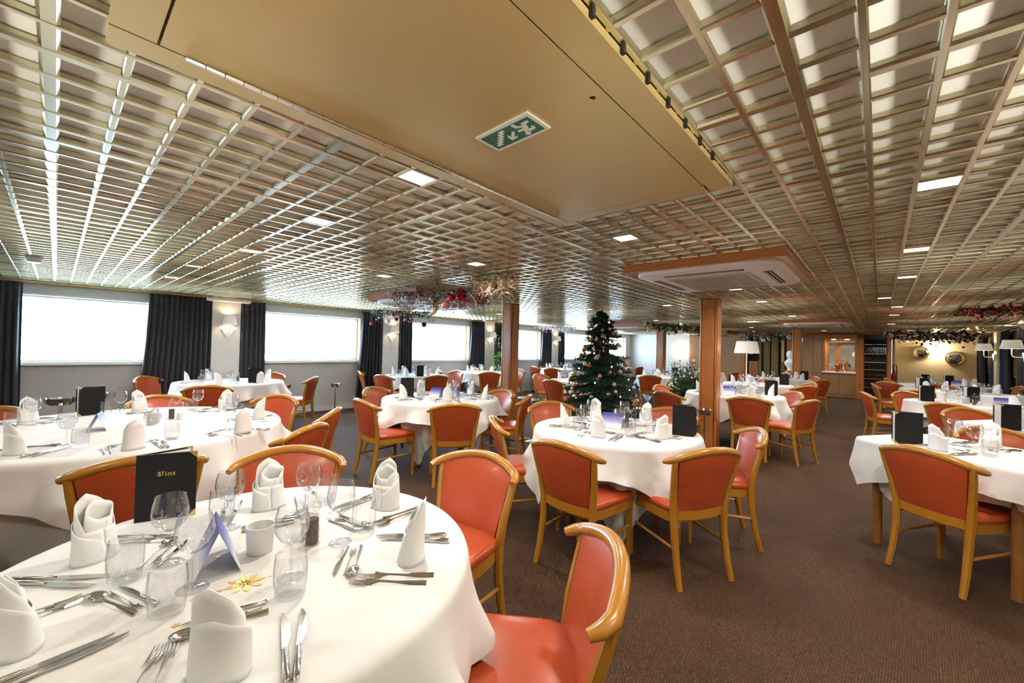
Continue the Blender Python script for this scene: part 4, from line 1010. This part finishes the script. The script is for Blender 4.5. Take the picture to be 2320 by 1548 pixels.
garland('pink and white garland under the ceiling near the fourth window pier', [(-8.0,10.1,ZC-.03),(-7.5,10.7,ZC-.05),(-7.3,11.2,ZC-.04)], .10, .14, 6, [('white_leaves', marble, .9, 'leaf'), ('magenta_berries', magenta_b, .25, 'berry')], 420, .06, .02)
garland('green leafy garland with dark balls from tree top to big pillar', [(-4.5,10.2,ZC-.04),(-4.2,10.6,ZC-.07),(-3.9,11.1,ZC-.05),(-3.6,11.5,ZC-.09),(-3.4,11.6,ZC-.12)], .10, .12, 7, [('green_leaves', leaf_m, .9, 'leaf'), ('gold_leaves', twig_gold, .5, 'leaf'), ('cream_leaves', flower_m, .25, 'leaf')], 520, .10, .035)
garland('violet and red garland under the ceiling above the olive doorway', [(-3.7,16.6,ZC-.05),(-3.0,16.6,ZC-.07),(-2.4,16.7,ZC-.05)], .12, .16, 8, [('green_leaves', leaf_m, .6, 'leaf'), ('white_leaves', marble, .4, 'leaf'), ('red_berries', red_b, .15, 'berry')], 420, .09, .03)
garland('red and green flower garland before the cream far wall', [(.25,15.6,ZC-.05),(.8,15.4,ZC-.08),(1.3,15.2,ZC-.10),(1.70,15.1,ZC-.08)], .14, .20, 9, [('green_leaves', leaf_m, .6, 'leaf'), ('dark_red_leaves', red_b, .45, 'leaf'), ('pink_leaves', flower_m, .5, 'leaf'), ('red_berries', dark_b, .1, 'berry')], 760, .10, .04)
garland('red berry and leaf garland under the ceiling at the right edge', [(.85,8.6,ZC-.03),(1.3,8.5,ZC-.05),(1.75,8.4,ZC-.05),(2.2,8.2,ZC-.04)], .13, .10, 10, [('green_leaves', leaf_m, .4, 'leaf'), ('red_leaves', red_b, .7, 'leaf'), ('gold_twigs', twig_cream, .12, 'twig')], 620, .07, .025)
def hang(x, y, z, r_, mm, lab, sz=1):
    o = obj('bauble', MB().ball((0,0,0), r_, 20, sz), mm); o.location = (x, y, z)
    obj('hanger', MB().tube([(0,0,r_*sz*.98),(0,0,max(ZC-z-.004, r_*sz+.02))], .0018, 5), brass, o); tag(o, lab, 'bauble', 'baubles hung from the ceiling garlands'); return o
for a in ((-7.70,4.28,1.80,.035,magenta_b,'magenta bauble at the left end of the silver pier garland'), (-7.45,4.50,1.86,.055,white_b,'large white bauble on the pier garland'), (-7.33,4.62,1.90,.040,red_b,'red bauble beside the white one on the pier garland'), (-7.20,4.85,1.88,.033,red_b,'small red bauble in the middle of the pier garland'), (-7.0,5.06,1.81,.055,dark_b,'dark red bauble hanging in front of the second sconce'),
    (-3.66,3.02,1.93,.047,red_b,'red glass bauble above the pink one in the big silver garland'), (-3.80,3.05,1.86,.053,pink_b,'clear pink bauble hanging lowest in the big silver garland'), (-2.85,2.9,1.98,.025,dark_b,'small dark bauble among the cream dried branches'),
    (-4.42,10.2,1.92,.05,copper_b,'orange bauble at the left end of the green leafy garland'), (-4.25,10.4,1.92,.04,dark_b,'dark bauble second along the green leafy garland'), (-4.0,10.9,1.90,.045,dark_b,'dark bauble under the middle of the green leafy garland'), (-3.8,11.2,1.93,.045,dark_b,'dark bauble right of centre on the green leafy garland'), (-3.6,11.5,1.87,.06,gold_b,'gold bauble near the right end of the green leafy garland'),
    (1.12,10.0,1.86,.075,gold_b,'small gold wicker ball hanging before the far mirrors'), (1.42,8.3,1.86,.105,gold_b,'large gold wicker ball hanging before the right sconces'), (1.62,7.4,1.90,.10,gold_b,'gold wicker ball at the right edge under the ceiling')): hang(*a)

# ---------------------------------------------------------------- daylight, camera, view
w = bpy.data.worlds.new('World'); bpy.context.scene.world = w; w.use_nodes = True
bg = w.node_tree.nodes['Background']; bg.inputs['Color'].default_value = (.62,.81,1,1); bg.inputs['Strength'].default_value = 22
for (a, b) in ws:
    o = light('window_portal', 'AREA', (XL-.16, (a+b)/2, (ZS+ZT)/2), 1, (1,1,1), b-a, rot=(0, -PI/2, 0), sy=ZT-ZS)
    o.data.size = ZT-ZS; o.data.size_y = b-a; o.data.cycles.is_portal = True
cam = bpy.data.cameras.new('Camera'); co = bpy.data.objects.new('Camera', cam); C.objects.link(co)
cam.sensor_width = 36; cam.lens = 36*928/2320; cam.clip_start = .05; cam.clip_end = 200
M = Matrix(R).to_4x4(); M.translation = (0, 0, H); co.matrix_world = M
sc = bpy.context.scene; sc.camera = co
sc.view_settings.view_transform = 'Standard'; sc.view_settings.look = 'None'; sc.view_settings.gamma = 1; sc.view_settings.use_curve_mapping = False
sc.view_settings.exposure = .25
sc.cycles.max_bounces = 6; sc.cycles.transparent_max_bounces = 24; sc.cycles.diffuse_bounces = 3; sc.cycles.glossy_bounces = 3
sc.cycles.use_adaptive_sampling = True; sc.cycles.adaptive_threshold = .1; sc.cycles.adaptive_min_samples = 20
sc.cycles.sample_clamp_indirect = 6
